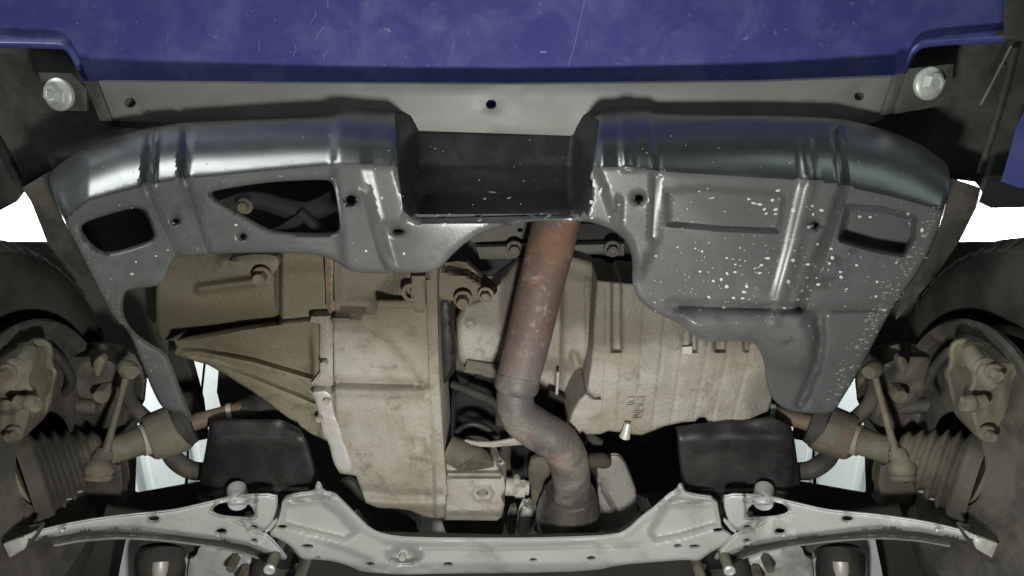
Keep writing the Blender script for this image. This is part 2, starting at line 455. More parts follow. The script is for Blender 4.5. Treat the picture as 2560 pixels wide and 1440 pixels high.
tube('rolled_edge', [(-220, 110, 1.106, 9), (0, 111, 1.106, 9), (140, 114, 1.106, 9), (170, 122, 1.106, 9), (186, 140, 1.106, 9), (200, 172, 1.106, 8), (216, 206, 1.108, 6)], 'blue_paint', bump, seg=14, k=5)
tube('rolled_edge', [(2512, 97, 1.106, 9), (2400, 103, 1.106, 9), (2322, 109, 1.106, 9), (2294, 118, 1.106, 9), (2278, 142, 1.106, 8), (2266, 172, 1.106, 7), (2254, 198, 1.108, 5)], 'blue_paint', bump, seg=14, k=5)
# side aprons
def apron(o, hole=None):
    return sheet('side_apron', o, lambda x, y: 1.150 + .004 * vnoise(x, y, 260, 5), 'dark_apron', car, step=20, sm=0, thick=.003, edge=(8, .004))
apL = apron([(-260, 90), (230, 90), (300, 320), (460, 330), (380, 360), (200, 440), (120, 445), (60, 478), (40, 505), (0, 526), (-260, 545)])
apR = apron([(2250, 80), (2560, 60), (2700, 60), (2700, 505), (2560, 512), (2478, 520), (2452, 470), (2440, 455), (2390, 448), (2330, 440), (2060, 330), (2190, 280)])
sheet('bracket_plate', [(95, 182), (178, 184), (216, 222), (218, 278), (132, 276)], 1.045, 'dark_apron', apL, step=14, sm=0, thick=.004, edge=(5, .002))
sheet('bracket_plate', [(2275, 172), (2385, 160), (2372, 262), (2235, 285), (2238, 240), (2262, 190)], 1.045, 'dark_apron', apR, step=14, sm=0, thick=.004, edge=(5, .002))
tube('rail', [(-20, 330, 1.13, 13), (20, 400, 1.13, 13), (46, 452, 1.13, 11)], 'bay_black', apL, seg=10, k=3, flat=.5)
tube('rail', [(2540, 120, 1.13, 14), (2500, 270, 1.13, 15), (2450, 432, 1.13, 13)], 'dark_apron', apR, seg=10, k=3, flat=.6)
tube('seam_flange', [(2528, 115, 1.04, 3), (2492, 185, 1.04, 3), (2452, 262, 1.04, 3)], 'dusty_iron', apR, seg=8, k=3)
sheet('hook_box', [(2500, 460), (2560, 452), (2700, 450), (2700, 515), (2478, 520)], 1.02, 'bay_black', apR, step=20, sm=0, thick=.03)
sheet('corner_plate', [(2520, -60), (2700, -60), (2700, 100), (2512, 98)], 1.03, 'dark_apron', apR, step=30, sm=0, thick=.003)
for cx, cy in ((2500, 165), (2530, 150), (2504, 240)):
    bolt(cx, cy, 1.145, 8, 'dark_iron', apR, .006, washer=False)

for cx, cy, rot, tilt in ((149, 236, .45, 1), (2321, 209, -.45, -1)):
    a = P(cx, cy, 1.043); ax = Vector((-.22 * tilt, -.12, -1)).normalized()
    m = mpp(cx, cy, 1.043)
    fb = lathe('flange_bolt', a, a + ax, [(-.004, 38 * m), (.001, 41 * m), (.0035, 40 * m), (.0055, 35 * m), (.0065, 30 * m), (.0065, 26 * m)], 'zinc', car, 40)
    lathe('hex_head', a, a + ax, [(.004, 27 * m), (.013, 26 * m), (.016, 23 * m), (.0165, 15 * m), (.0155, 12 * m)], 'zinc', fb, 6, ang=25)

# radiator support beam
bm_o = [(238, 205), (700, 209), (1280, 212), (1900, 205), (2240, 192), (2206, 300), (2100, 330), (1450, 340), (275, 302)]
beam = sheet('radiator_support_beam', bm_o, lambda x, y: 1.052 + .0006 * vnoise(x, y, 700, 9), 'steel_beam', car,
             holes=[ell(325, 257, 15, 13, 14), ell(1228, 261, 14, 12, 14), ell(2148, 241, 13, 11, 14)], step=22, sm=0, thick=.02, edge=(5, .002), hedge=(5, .002))
sheet('end_tab', [(210, 203), (243, 206), (280, 302), (250, 302)], 1.044, 'dark_apron', beam, step=12, sm=0, thick=.004, edge=(4, .002))
sheet('end_tab', [(2236, 188), (2266, 184), (2232, 282), (2200, 292)], 1.044, 'dark_apron', beam, step=12, sm=0, thick=.004, edge=(4, .002))

# ------------------------------------------------------------------ engine undercover
CR = np.array([(100, 590), (165, 552), (222, 502), (358, 466), (440, 450), (640, 430), (830, 413), (985, 418), (1100, 420), (1400, 420), (1480, 418), (1560, 420), (1640, 428), (1830, 440), (2020, 452), (2110, 466), (2230, 492), (2330, 520), (2420, 545)])
TP = np.array([(100, 440), (200, 372), (300, 335), (420, 312), (640, 300), (860, 292), (1000, 300), (1470, 300), (1620, 292), (2080, 292), (2210, 322), (2300, 360), (2380, 412)])
TROUGH = [(1016, 230), (1472, 230), (1452, 420), (1452, 500), (1440, 528), (1040, 530), (1034, 500), (1024, 420)]
POCK1 = [(1668, 478), (1760, 470), (1958, 486), (1956, 530), (1944, 578), (1800, 572), (1668, 560)]
POCK2 = [(2118, 520), (2200, 522), (2288, 545), (2284, 600), (2258, 636), (2180, 622), (2100, 598)]
COLA = [(836, 270), (908, 270), (918, 430), (960, 600), (985, 690), (862, 690), (850, 560), (834, 430)]
COLC = [(1494, 270), (1625, 270), (1642, 430), (1640, 600), (1600, 690), (1575, 600), (1540, 560), (1496, 430)]
BULGE = [(1700, 786), (2008, 786), (2034, 850), (2036, 890), (2000, 930), (1930, 905), (1880, 850), (1730, 840)]
def h_cover(x, y):
    h = np.full(len(x), .900)
    cy = np.interp(x, CR[:, 0], CR[:, 1]); ty = np.interp(x, TP[:, 0], TP[:, 1])
    t = (cy - y) / (cy - ty)
    ts = np.where(t > .08, t, np.where(t < -.08, 0, (t + .08) ** 2 / .32))
    h = h + .048 * ts + .056 * np.clip(ts, 0, 1.2) ** 3
    # slight crown of the floor and its left / right tips bending up
    h = h + .020 * sst(560, 1050, y) * sst(700, 300, x) + .012 * sst(700, 1000, y) * sst(1700, 2000, x)
    h = h + .004 * vnoise(x, y, 420, 11)
    h = h + .009 * groove([(378, 330), (370, 400), (362, 468), (440, 640)], x, y, 34)
    h = h - .006 * groove([(392, 330), (384, 400), (378, 466)], x, y, 26)
    L2 = [(468, 330), (458, 440), (490, 540), (522, 650)]
    h = h + .010 * groove(L2, x, y, 36)
    h = h - .010 * mask(COLA, x, y, 26)
    h = h - .007 * mask([(908, 270), (988, 270), (992, 430), (1020, 520), (1000, 560), (950, 560), (918, 430)], x, y, 20)
    h = h + .008 * groove([(916, 480), (930, 540), (958, 640), (975, 672)], x, y, 26)
    h = h - .011 * mask(COLC, x, y, 24)
    h = h - .006 * mask([(1545, 270), (1578, 270), (1588, 425), (1555, 425)], x, y, 16)
    h = h + .010 * groove([(1640, 440), (1636, 520), (1632, 590)], x, y, 28)
    h = h + .007 * groove([(1548, 500), (1546, 560)], x, y, 24)
    h = h + .013 * mask(POCK1, x, y, 16) + .045 * mask(POCK2, x, y, 18)
    h = h - .007 * groove([(2012, 340), (2024, 455), (1985, 620), (1938, 790)], x, y, 54)
    h = h + .013 * groove([(2092, 330), (2112, 466), (2062, 600), (2028, 690), (1998, 772)], x, y, 34)
    h = h + .012 * groove([(1690, 764), (1800, 768), (1998, 772)], x, y, 40) + .006 * groove([(1998, 776), (2100, 776), (2200, 772)], x, y, 22)
    h = h - .018 * mask(BULGE, x, y, 50)
    h = h + .014 * groove([(2048, 790), (2052, 850), (2040, 920), (2000, 1010)], x, y, 40)
    # central trough
    tm = mask(TROUGH, x, y, 64)
    h = h * (1 - tm) + tm * (1.034 + .030 * np.clip((412 - y) / 110., 0, 1) - .086 * np.clip((y - 412) / 112., 0, 1.05))
    h = h + .012 * groove([(1050, 545), (1430, 538)], x, y, 22) - .005 * groove([(1050, 529), (1440, 525)], x, y, 16)
    # little dents
    for cx, cy2, rr in ((990, 574, 17), (605, 590, 13), (436, 540, 16), (1018, 533, 9), (1592, 494, 16), (2034, 560, 18), (1510, 470, 12)):
        h = h + .007 * (1 - sst(0, rr, np.hypot(x - cx, y - cy2)))
    return h
cov = [(122, 436), (150, 408), (210, 370), (300, 335), (420, 312), (470, 306), (640, 300), (848, 292), (862, 266), (890, 252), (925, 252), (955, 262), (985, 276), (1006, 282), (1480, 282), (1500, 272), (1540, 258), (1595, 252), (1622, 268),  # column tops drawn taller to stand in for their shadow on the beam
       (1642, 288), (2080, 290), (2210, 322), (2300, 358), (2362, 402), (2376, 430), (2374, 478), (2352, 560), (2330, 618), (2290, 690), (2238, 762), (2215, 800), (2180, 868), (2130, 958), (2100, 1005), (2086, 1032), (2040, 1036), (1975, 1030), (1935, 1005),
       (1918, 970), (1914, 925), (1905, 885), (1885, 856), (1850, 852), (1770, 857), (1735, 842), (1700, 808), (1650, 788), (1612, 766), (1588, 735), (1580, 700), (1583, 655), (1572, 612),
       (1545, 582), (1500, 560), (1440, 550), (1370, 549), (1300, 556), (1230, 572), (1175, 598), (1135, 632), (1102, 668), (1082, 680), (1000, 684), (905, 683), (866, 674), (838, 652), (800, 638), (740, 632),
       (580, 632), (450, 640), (428, 652), (417, 690), (402, 712), (376, 718), (320, 722), (306, 738), (303, 790), (330, 832), (372, 862), (408, 880), (424, 906), (450, 980), (485, 1060), (468, 1046), (448, 1030),
       (412, 1026), (392, 1000), (362, 930), (332, 850), (314, 822), (286, 798), (258, 752), (230, 690), (200, 632), (162, 560), (138, 500), (124, 462)]
H1 = [(198, 566), (230, 548), (320, 522), (348, 520), (362, 534), (386, 585), (382, 600), (330, 618), (276, 632), (250, 630), (226, 612), (204, 585)]
H2 = [(520, 482), (560, 472), (680, 454), (800, 449), (832, 452), (842, 500), (850, 560), (846, 582), (800, 585), (700, 582), (662, 572), (600, 535), (545, 505)]
H3 = [(1120, 297), (1400, 297), (1386, 312), (1350, 322), (1180, 322), (1140, 314)]
def closed(q): return list(q) + [q[0]]
CL = [([(378, 330), (370, 400), (362, 468), (440, 640)], (-17, -8, 0, 8, 17)), ([(468, 330), (458, 440), (490, 540), (522, 650)], (-18, -9, 0, 9, 18)), ([(916, 480), (930, 540), (958, 640), (975, 672)], (-13, 0, 13)),
      ([(1640, 440), (1636, 520), (1632, 590)], (-14, 0, 14)), (closed(POCK1), (-8, 0, 8)), (closed(POCK2), (-9, -4, 4, 9)), ([(2012, 340), (2024, 455), (1985, 620), (1938, 790)], (-27, -14, 0, 14, 27)),
      ([(2092, 330), (2112, 466), (2062, 600), (2028, 690), (1998, 772)], (-17, -8, 0, 8, 17)), ([(1690, 764), (1800, 768), (1985, 772)], (-20, -10, 0, 10, 20)), ([(2010, 776), (2100, 776), (2200, 772)], (-11, 0, 11)),
      ([(1050, 545), (1430, 538)], (0,)), ([(1016, 290), (1024, 420), (1034, 500), (1040, 530), (1440, 528), (1452, 500), (1452, 420), (1470, 290)], (-30, -18, -6, 6, 18, 30)), ([(222, 502), (358, 466), (440, 450), (640, 430), (830, 413)], (-10, 0, 10)),
      ([(1650, 429), (1830, 440), (2020, 452)], (-10, 0, 10)), ([(2120, 468), (2230, 492), (2330, 520)], (-10, 0, 10))]
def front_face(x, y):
    tr = (inside(TROUGH, x, y) | (pdist(closed(TROUGH), x, y) < 30)) & (y < 535)  # trough faces: near-black plastic, the recess shade put into the colour
    return np.where(tr, 2, (y < np.interp(x, CR[:, 0], CR[:, 1]) - 3).astype(int))  # above the crease: darker, glossier plastic
cover = sheet('engine_undercover', cov, h_cover, 'black_plastic', car, lines=CL, mat2=(('front_plastic', 'shaded_plastic'), front_face), step=7.5, thick=.0035, sm=2, edge=(12, .006), hedge=(16, .010), ang=60,
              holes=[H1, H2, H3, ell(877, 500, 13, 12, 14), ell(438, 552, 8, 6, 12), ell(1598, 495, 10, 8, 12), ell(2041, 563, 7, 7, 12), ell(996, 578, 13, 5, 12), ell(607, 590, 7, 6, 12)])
# dried paint spatter on it
sp = [(1769, 472, 4, 3), (1748, 478, 4, 3), (1780, 495, 9, 2), (1945, 477, 7, 4), (1872, 498, 6, 5), (1885, 508, 10, 4), (1899, 511, 8, 4), (1931, 500, 6, 5), (1911, 523, 6, 4), (1939, 524, 8, 4), (1915, 534, 6, 3), (1939, 535, 6, 3),
      (1983, 526, 8, 6), (2031, 515, 5, 4), (2054, 526, 8, 5), (2033, 536, 4, 4), (2022, 568, 8, 5), (2044, 610, 6, 5), (2078, 622, 6, 4), (2081, 644, 7, 6), (2020, 661, 7, 4), (2074, 659, 5, 4), (2142, 663, 5, 4), (2101, 680, 6, 4), (2103, 693, 6, 5),
      (1738, 621, 4, 3), (1755, 629, 4, 4), (1817, 645, 5, 3), (1839, 661, 5, 3), (1918, 646, 9, 4), (1904, 663, 6, 4), (1838, 680, 5, 4), (1750, 679, 6, 4), (1899, 683, 7, 4), (1983, 650, 7, 6), (1971, 704, 7, 7), (1818, 684, 4, 6), (1803, 699, 6, 5),
      (1783, 702, 5, 4), (1867, 716, 6, 5), (1860, 730, 7, 5), (1817, 717, 6, 6), (1772, 743, 6, 4), (1834, 745, 6, 4), (1857, 746, 7, 3), (1750, 774, 7, 4), (1809, 770, 7, 4), (1840, 763, 6, 4), (1961, 770, 7, 4), (1985, 777, 6, 4), (1995, 749, 6, 4), (2005, 727, 6, 5),
      (2018, 694, 7, 4), (2046, 711, 6, 5), (2027, 725, 4, 3), (2018, 747, 5, 3), (2041, 695, 4, 3), (2190, 741, 5, 4), (2241, 657, 4, 3), (2116, 723, 6, 2), (2193, 705, 5, 4), (1272, 495, 7, 3), (1212, 497, 7, 3), (1480, 545, 6, 4), (1562, 550, 5, 4), (1523, 542, 5, 3), (1478, 505, 7, 6),
      (1015, 533, 8, 7), (1110, 562, 10, 5), (955, 495, 3, 5), (915, 627, 5, 4), (1010, 634, 6, 4), (1370, 543, 14, 5), (1200, 551, 9, 3), (1640, 640, 4, 3), (1694, 618, 4, 3), (2150, 542, 6, 4), (2175, 543, 6, 4), (2270, 535, 6, 6), (2305, 576, 6, 7), (420, 625, 4, 3), (390, 640, 4, 3), (330, 685, 6, 4), (340, 655, 4, 3), (690, 512, 5, 2), (590, 562, 5, 4)]
rs = random.Random(3)
sp = [(x, y, a * .8, b * .8) for x, y, a, b in sp]
def incov(x, y): return bool(inside(cov, np.array([x]), np.array([y]))[0])
for _ in range(170):
    x = rs.gauss(1880, 170); y = rs.gauss(690, 80)
    if incov(x, y) and y > 470: sp.append((x, y, rs.uniform(.9, 2.6), rs.uniform(.8, 1.9)))
for _ in range(140):
    x = rs.uniform(150, 2300); y = rs.uniform(330, 760)
    if incov(x, y): sp.append((x, y, rs.uniform(.8, 2.2), rs.uniform(.6, 1.5)))
chips = []
for _ in range(170):                               # chipped outer edge
    t = rs.random(); x = 2360 - 270 * t ** .9 + rs.gauss(-8, 18); y = 520 + 480 * t + rs.gauss(0, 12)
    if incov(x, y): chips.append((x, y, rs.uniform(1.2, 7), rs.uniform(1, 2.6)))
for _ in range(90):
    t = rs.random(); x = 140 + 250 * t + rs.gauss(8, 10); y = 540 + 400 * t + rs.gauss(0, 12)
    if incov(x, y): chips.append((x, y, rs.uniform(1, 4), rs.uniform(.8, 2)))
for x, y, a, b in ((1230, 480, 12, 2), (1200, 545, 16, 3), (1330, 540, 20, 3), (1090, 540, 10, 2), (700, 440, 8, 2), (560, 452, 10, 2), (2270, 640, 12, 4), (2310, 590, 8, 5), (1480, 440, 4, 12), (1570, 425, 9, 3)):
    chips.append((x, y, a, b))
def splats(name, lst, mat):
    vs = []; fs = []
    for (x, y, a, b) in lst:
        if inside(H1, np.array([x]), np.array([y]))[0] or inside(H2, np.array([x]), np.array([y]))[0]: continue
        n = 9; rot = rs.uniform(-.6, .4)
        e = ell(x, y, a, b, n, rot); e = [(x + (p[0] - x) * rs.uniform(.65, 1.2), y + (p[1] - y) * rs.uniform(.65, 1.2)) for p in e]
        ex = np.array([p[0] for p in e] + [x]); ey = np.array([p[1] for p in e] + [y])
        hh = h_cover(ex, ey)
        d = np.clip(pdist(cov, ex, ey, True) / 12, 0, 1); hh = hh + .006 * (1 - np.sqrt(1 - (1 - d) ** 2 + 1e-9))
        hh[:-1] -= .0006; hh[-1] -= .0013
        pts = Pn(ex, ey, hh); base = len(vs); vs += [tuple(q) for q in pts]
        fs += [(base + i, base + (i + 1) % n, base + n) for i in range(n)]
    mk(name, vs, fs, mat, cover, 60, kind='stuff')
splats('paint_spatter', sp, 'spatter'); splats('edge_chips', chips, 'chip')
# scratches and flecks on the bumper
vs = []; fs = []
def scr(pts, wd):
    for a, b in zip(pts, pts[1:]):
        L = math.hypot(b[0] - a[0], b[1] - a[1]); nx, ny = -(b[1] - a[1]) / L * wd, (b[0] - a[0]) / L * wd
        q = [(a[0] + nx, a[1] + ny), (b[0] + nx, b[1] + ny), (b[0] - nx, b[1] - ny), (a[0] - nx, a[1] - ny)]
        X = np.array([p[0] for p in q]); Y = np.array([p[1] for p in q]); base = len(vs)
        vs.extend(tuple(v) for v in Pn(X, Y, h_bump(X, Y) - .0007)); fs.append((base, base + 1, base + 2, base + 3))
scr([(1462, 0), (1448, 60), (1432, 130), (1420, 165)], .6); scr([(1350, 130), (1366, 130)], 2)
for x0, y0 in ((735, 140), (810, 150), (775, 60), (415, 115), (650, 130), (2065, 85), (820, 20), (790, 100)):
    p = [(x0, y0)]
    for _ in range(4): p.append((p[-1][0] + rs.uniform(-3, 9), p[-1][1] - rs.uniform(4, 13)))
    scr(p, rs.uniform(.4, .9))
for _ in range(70):
    x0 = rs.uniform(0, 2480); y0 = rs.uniform(0, 195); a = rs.uniform(1, 4)
    if 230 < x0 < 2240 or y0 < 95: scr([(x0, y0), (x0 + a, y0 - rs.uniform(-2, 3))], rs.uniform(.6, 1.6))
mk('bumper_scratches', vs, fs, 'scuff', bump, None, kind='stuff')

sheet('dark_backing', [(170, 470), (420, 440), (430, 650), (200, 660)], 1.03, 'bay_black', cover, step=30, sm=0, thick=.01)  # added black sheet, stands in for the darkness behind the left hole
# fender liners seen between the cover and the open wheel arch
sheet('fender_liner', [(55, 470), (130, 425), (190, 540), (260, 700), (215, 700), (120, 612), (100, 560), (78, 505)], 1.02, 'dark_iron', car, step=16, thick=.003, sm=0, edge=(6, .003))
sheet('fender_liner', [(2360, 440), (2452, 470), (2440, 520), (2398, 604), (2330, 700), (2240, 800), (2260, 690), (2340, 560)], 1.02, 'dark_iron', car, step=16, thick=.003, sm=0, edge=(6, .003))

# ------------------------------------------------------------------ gearbox
R1 = [(380, 858), (440, 850), (600, 822), (775, 800), (840, 786)]
def h_gear(x, y):
    h = np.full(len(x), .985)
    # bell housing stands lower than the gear case
    bell = sst(822, 838, x + (y - 900) * -.02); h = h - .016 * bell
    up = mask([(380, 600), (700, 600), (700, 806), (600, 820), (440, 848), (380, 860)], x, y, 14)
    h = h + up * (.020 + .026 * ((y - 738) / 70.) ** 2 * np.where(y < 738, .45, 1) - .012 * groove([(500, 722), (660, 700)], x, y, 40) - .010 * groove([(560, 650), (690, 655)], x, y, 50))
    up2 = mask([(690, 600), (832, 600), (832, 792), (775, 798), (692, 806)], x, y, 12); h = h + up2 * (.018 + .012 * sst(700, 640, y))
    # fan shaped webs below: each panel falls away from its upper rib
    def web(a, b, dep):
        pl = a + b[::-1]; m = mask(pl, x, y, 13)
        ya = np.interp(x, [p[0] for p in a], [p[1] for p in a]); yb = np.interp(x, [p[0] for p in b], [p[1] for p in b])
        t = np.clip((y - ya) / np.maximum(yb - ya, 4), 0, 1)
        return m * (dep * t ** 1.4 * np.clip((yb - ya) / 60., 0, 1))
    a1 = [(430, 852), (600, 822), (775, 800)]; a2 = [(430, 876), (500, 874), (640, 902), (782, 944)]
    a3 = [(430, 884), (540, 905), (660, 952), (795, 1008)]; a4 = [(430, 892), (520, 912), (640, 985), (740, 1060), (800, 1095)]
    h = h + web(a1, a2, .028) + web(a2, a3, .022) + web(a3, a4, .012)
    # recessed strip and ribs across the bell housing
    h = h + .010 * mask([(832, 820), (930, 825), (1000, 880), (1060, 960), (1056, 968), (832, 962)], x, y, 26)
    h = h + .012 * groove([(832, 956), (1062, 962)], x, y, 36) - .006 * groove([(775, 982), (900, 984), (1065, 990)], x, y, 22)
    h = h - .010 * groove([(790, 796), (900, 790), (930, 785)], x, y, 34) + .016 * groove([(836, 772), (920, 775)], x, y, 40)
    h = h + .020 * mask([(836, 600), (1000, 600), (1000, 700), (930, 760), (840, 770)], x, y, 60)
    h = h - .010 * sst(1066, 1076, x - (y - 700) * .03)
    h = h + .004 * mask([(1000, 1096), (1062, 1096), (1068, 1125), (1010, 1122)], x, y, 10) + .004 * mask([(1015, 1146), (1072, 1150), (1070, 1165), (1050, 1165)], x, y, 8)
    h = h + .010 * groove([(895, 1225), (980, 1240), (1110, 1242)], x, y, 44)
    h = h + .030 * sst(1250, 1300, y)
    return h + .0025 * vnoise(x, y, 160, 21)
gc = [(405, 626), (834, 626), (834, 792), (838, 1000), (850, 1184), (834, 1160), (820, 1105), (780, 1085), (740, 1060), (690, 1022), (640, 985), (560, 935), (520, 912), (462, 896), (434, 886), (441, 870), (436, 852), (402, 848), (392, 835), (390, 760), (392, 690)]
go = [(828, 640), (1095, 640), (1094, 800), (1100, 950), (1112, 1150), (1120, 1245), (1130, 1275), (1120, 1296), (1075, 1296), (1050, 1288), (1030, 1278), (990, 1272), (945, 1270), (915, 1258), (902, 1225), (890, 1190), (850, 1184), (836, 1000)]
GL = [([(600, 820), (690, 807)], (-7, 0, 7)), ([(441, 850), (600, 820), (692, 806), (775, 798)], (-7, -2, 3, 8)), ([(691, 640), (691, 800)], (-6, 0, 6)),
      ([(440, 876), (500, 874), (640, 902), (782, 944)], (-5, 0, 5)), ([(470, 892), (540, 905), (660, 952), (795, 1008)], (-5, 0, 5))]
BL = [([(836, 956), (1062, 962)], (-18, -9, 0, 9, 18)), ([(838, 984), (1065, 990)], (-11, 0, 11)), ([(930, 825), (1000, 880), (1060, 960)], (-13, 0, 13)), ([(840, 772), (920, 775)], (-20, -8, 8)), ([(1071, 700), (1085, 1150)], (-5, 5))]
gear = sheet('gearbox', gc, h_gear, 'olive_casting', car, lines=GL, step=5, sm=0, solid=.12, edge=(9, .006), ang=75)
sheet('bell_housing', go, lambda x, y: h_gear(x, y) - .0015, 'dusty_aluminium', gear, lines=BL, step=5, sm=0, solid=.12, edge=(7, .004), ang=75)
sheet('flange', [(778, 792), (826, 790), (832, 800), (832, 962), (812, 968), (778, 960), (800, 930), (800, 810), (776, 806)], .974, 'dusty_aluminium', gear, step=10, sm=0, thick=.02, edge=(5, .003))
sheet('flange', [(776, 978), (826, 974), (834, 1020), (842, 1050), (850, 1062), (858, 1100), (872, 1130), (884, 1180), (854, 1186), (834, 1160), (822, 1104), (806, 1090), (800, 1050), (788, 1000)], lambda x, y: .966 + .002 * vnoise(x, y, 40, 2), 'clean_aluminium', gear, step=10, sm=1, thick=.02, edge=(8, .004))
sheet('flange', [(1066, 700), (1092, 700), (1097, 950), (1112, 1160), (1118, 1236), (1108, 1238), (1096, 1160), (1074, 960), (1068, 800)], .955, 'dusty_aluminium', gear, step=12, sm=0, thick=.02, edge=(4, .002))
sheet('pipe_stub', [(812, 640), (838, 640), (838, 780), (826, 788), (816, 770)], .984, 'brown_stain', gear, step=12, sm=0, thick=.02, edge=(5, .003))
sheet('lug', [(1030, 690), (1062, 690), (1064, 770), (1060, 782), (1034, 780), (1026, 735)], .944, 'dusty_aluminium', gear, step=9, sm=0, thick=.03, edge=(5, .003))
tube('locating_pin', [(946, 760, .952, 11), (990, 760, .951, 11), (1036, 759, .950, 11)], 'dusty_aluminium', gear, seg=16, k=2)
lathe('boss', P(1038, 712, .99), P(1028, 730, .95), [(0, .014), (.03, .014), (.045, .012), (.046, .007), (.03, .007)], 'dusty_aluminium', gear, 20)
bolt(655, 690, .995, 17, 'dusty_iron', gear, .016)
sheet('bracket', [(560, 655), (610, 636), (690, 636), (700, 660), (680, 690), (600, 690)], 1.005, 'dusty_iron', gear, step=14, thick=.01, edge=(8, .006))
for cx, cy in ((811, 908), (800, 1045), (818, 1000)):
    bolt(cx, cy, .965, 9, 'dusty_aluminium', gear, .006, washer=False)
# rear box of the casing with filler hole
def h_box(x, y):
    return .952 + .020 * sst(1192, 1172, y) + .012 * groove([(1125, 1190), (1250, 1190)], x, y, 10) + .025 * sst(1276, 1290, y) - .006 * (1 - sst(22, 30, np.hypot((x - 1206), (y - 1233) * 1.3))) + .002 * vnoise(x, y, 60, 4)
bx = sheet('engine_mount_bracket', [(1114, 1150), (1236, 1150), (1252, 1178), (1262, 1192), (1266, 1225), (1255, 1240), (1262, 1262), (1254, 1292), (1242, 1302), (1110, 1300), (1116, 1240)], h_box, 'dusty_aluminium', car,
           holes=[ell(1206, 1233, 15, 9, 16)], step=8, sm=0, thick=.04, edge=(8, .008), hedge=(5, .003))
sheet('rubber_pad', [(1100, 1292), (1262, 1296), (1256, 1345), (1120, 1345)], .990, 'rubber', bx, step=14, thick=.03, edge=(8, .005))
tube('union', [(1264, 1216, .955, 22), (1290, 1218, .955, 22), (1292, 1218, .955, 18), (1322, 1220, .955, 18)], 'dusty_aluminium', bx, seg=16, k=2)
tube('hex_nut', [(1288, 1222, .952, 24), (1312, 1223, .952, 24)], 'dusty_aluminium', bx, seg=6, k=1, ang=25)
tube('collar', [(1120, 1120, .985, 34), (1180, 1150, .975, 42), (1190, 1170, .965, 46)], 'dusty_iron', bx, seg=20, k=3)
bolt(1292, 1196, .945, 9, 'dusty_aluminium', bx, .008, washer=False)
tube('round_boot', [(1180, 1120, 1.02, 52), (1182, 1150, 1.0, 50)], 'rubber', bx, seg=24, k=2)

# ------------------------------------------------------------------ engine
blk = sheet('engine_block', [(1080, 560), (1680, 560), (1700, 800), (1560, 960), (1150, 960), (1080, 760)], lambda x, y: 1.115 - .02 * sst(560, 700, y), 'bay_black', car, step=24, sm=0, solid=.1, edge=(10, .005))
sheet('front_rail', [(1150, 560), (1340, 556), (1350, 595), (1180, 606)], 1.10, 'dark_iron', blk, step=16, sm=0, thick=.01, holes=[ell(1300, 575, 8, 6, 10)])
sheet('mounting_rail', [(1190, 618), (1560, 610), (1560, 640), (1200, 648)], 1.085, 'dark_iron', blk, step=16, sm=0, thick=.015, edge=(5, .003))
bolt(1286, 622, 1.08, 15, 'dark_iron', blk, .014); bolt(1530, 622, 1.08, 15, 'dark_iron', blk, .014)
sheet('ribbed_casting', [(1140, 690), (1240, 690), (1240, 940), (1140, 940)], 1.09, 'dark_iron', blk, step=20, sm=0, thick=.02)
# bracket with two bolts beside the gearbox
eb = sheet('support_bracket', [(1084, 662), (1160, 650), (1185, 675), (1245, 722), (1236, 742), (1205, 748), (1160, 764), (1134, 752), (1090, 748)],
           lambda x, y: .985 + .028 * groove([(1120, 665), (1170, 672), (1240, 716)], x, y, 40) + .006 * sst(700, 660, y), 'dusty_aluminium', car, step=9, sm=1, thick=.014, edge=(7, .005))
bolt(1158, 748, .972, 16, 'dusty_aluminium', eb, .018); bolt(1214, 736, .978, 14, 'brown_stain', eb, .014)
# cable guard between gearbox and pan
sheet('dust_seal', [(1096, 750), (1126, 748), (1132, 800), (1142, 900), (1136, 930), (1112, 960), (1100, 950), (1094, 850)], 1.00, 'black_shield', blk, step=12, sm=0, thick=.02, edge=(6, .006))

# oil pan: shallow left part and ribbed main sump
def h_pan1(x, y):
    h = 1.035 + .000 * x
    h = h + .020 * sst(1240, 1290, x) * sst(1420, 1380, x) + .012 * sst(720, 660, y) + .03 * sst(890, 935, y)
    h = h + .006 * (1 - sst(4, 16, np.hypot(x - 1175, y - 808))) + .006 * (1 - sst(4, 15, np.hypot(x - 1198, y - 884))) 
    h = h + .018 * (1 - sst(6, 20, np.hypot((x - 1437) * 1.2 + (y - 895) * -.3, (y - 895) * .8)))
    h = h - .006 * groove([(1468, 700), (1470, 900)], x, y, 20) + .006 * groove([(1400, 700), (1396, 930)], x, y, 16)
    return h + .002 * vnoise(x, y, 90, 6)
pan = sheet('oil_pan', [(1140, 768), (1210, 742), (1262, 690), (1300, 640), (1480, 640), (1500, 700), (1500, 900), (1470, 985), (1400, 990), (1300, 960), (1190, 938), (1152, 912), (1142, 880)], h_pan1, 'pan_aluminium', car, step=6, sm=1, solid=.08, edge=(16, .012), ang=75)
RIBX = [1512, 1552, 1600, 1650, 1700, 1760, 1812, 1868]
def rib_line(rx):
    sl = (rx - 1500) * .00045
    return [(rx + 120 * sl * 2.0, 720), (rx, 900), (rx - 190 * sl * 1.4 - 8, 1090)]
def h_pan2(x, y):
    h = np.full(len(x), .972) + .004 * sst(880, 840, y + 8 * np.sin(x / 33.)) 
    for i, rx in enumerate(RIBX):
        h = h + .0018 * groove([(a + 4, b) for a, b in rib_line(rx)], x, y, 14)
    for cx, w2 in ((1541, 24), (1735, 14), (1800, 28), (1866, 12)):
        h = h + .014 * mask([(cx - w2 / 2, 700), (cx + w2 / 2, 700), (cx + w2 / 2, 878), (cx - w2 / 2, 878)], x, y, 8)
    h = h + .016 * groove([(1468, 978), (1482, 992), (1500, 994)], x, y, 12)
    h = h + .02 * sst(1860, 1930, x) * sst(900, 1000, y)
    return h + .0022 * vnoise(x, y, 70, 8)
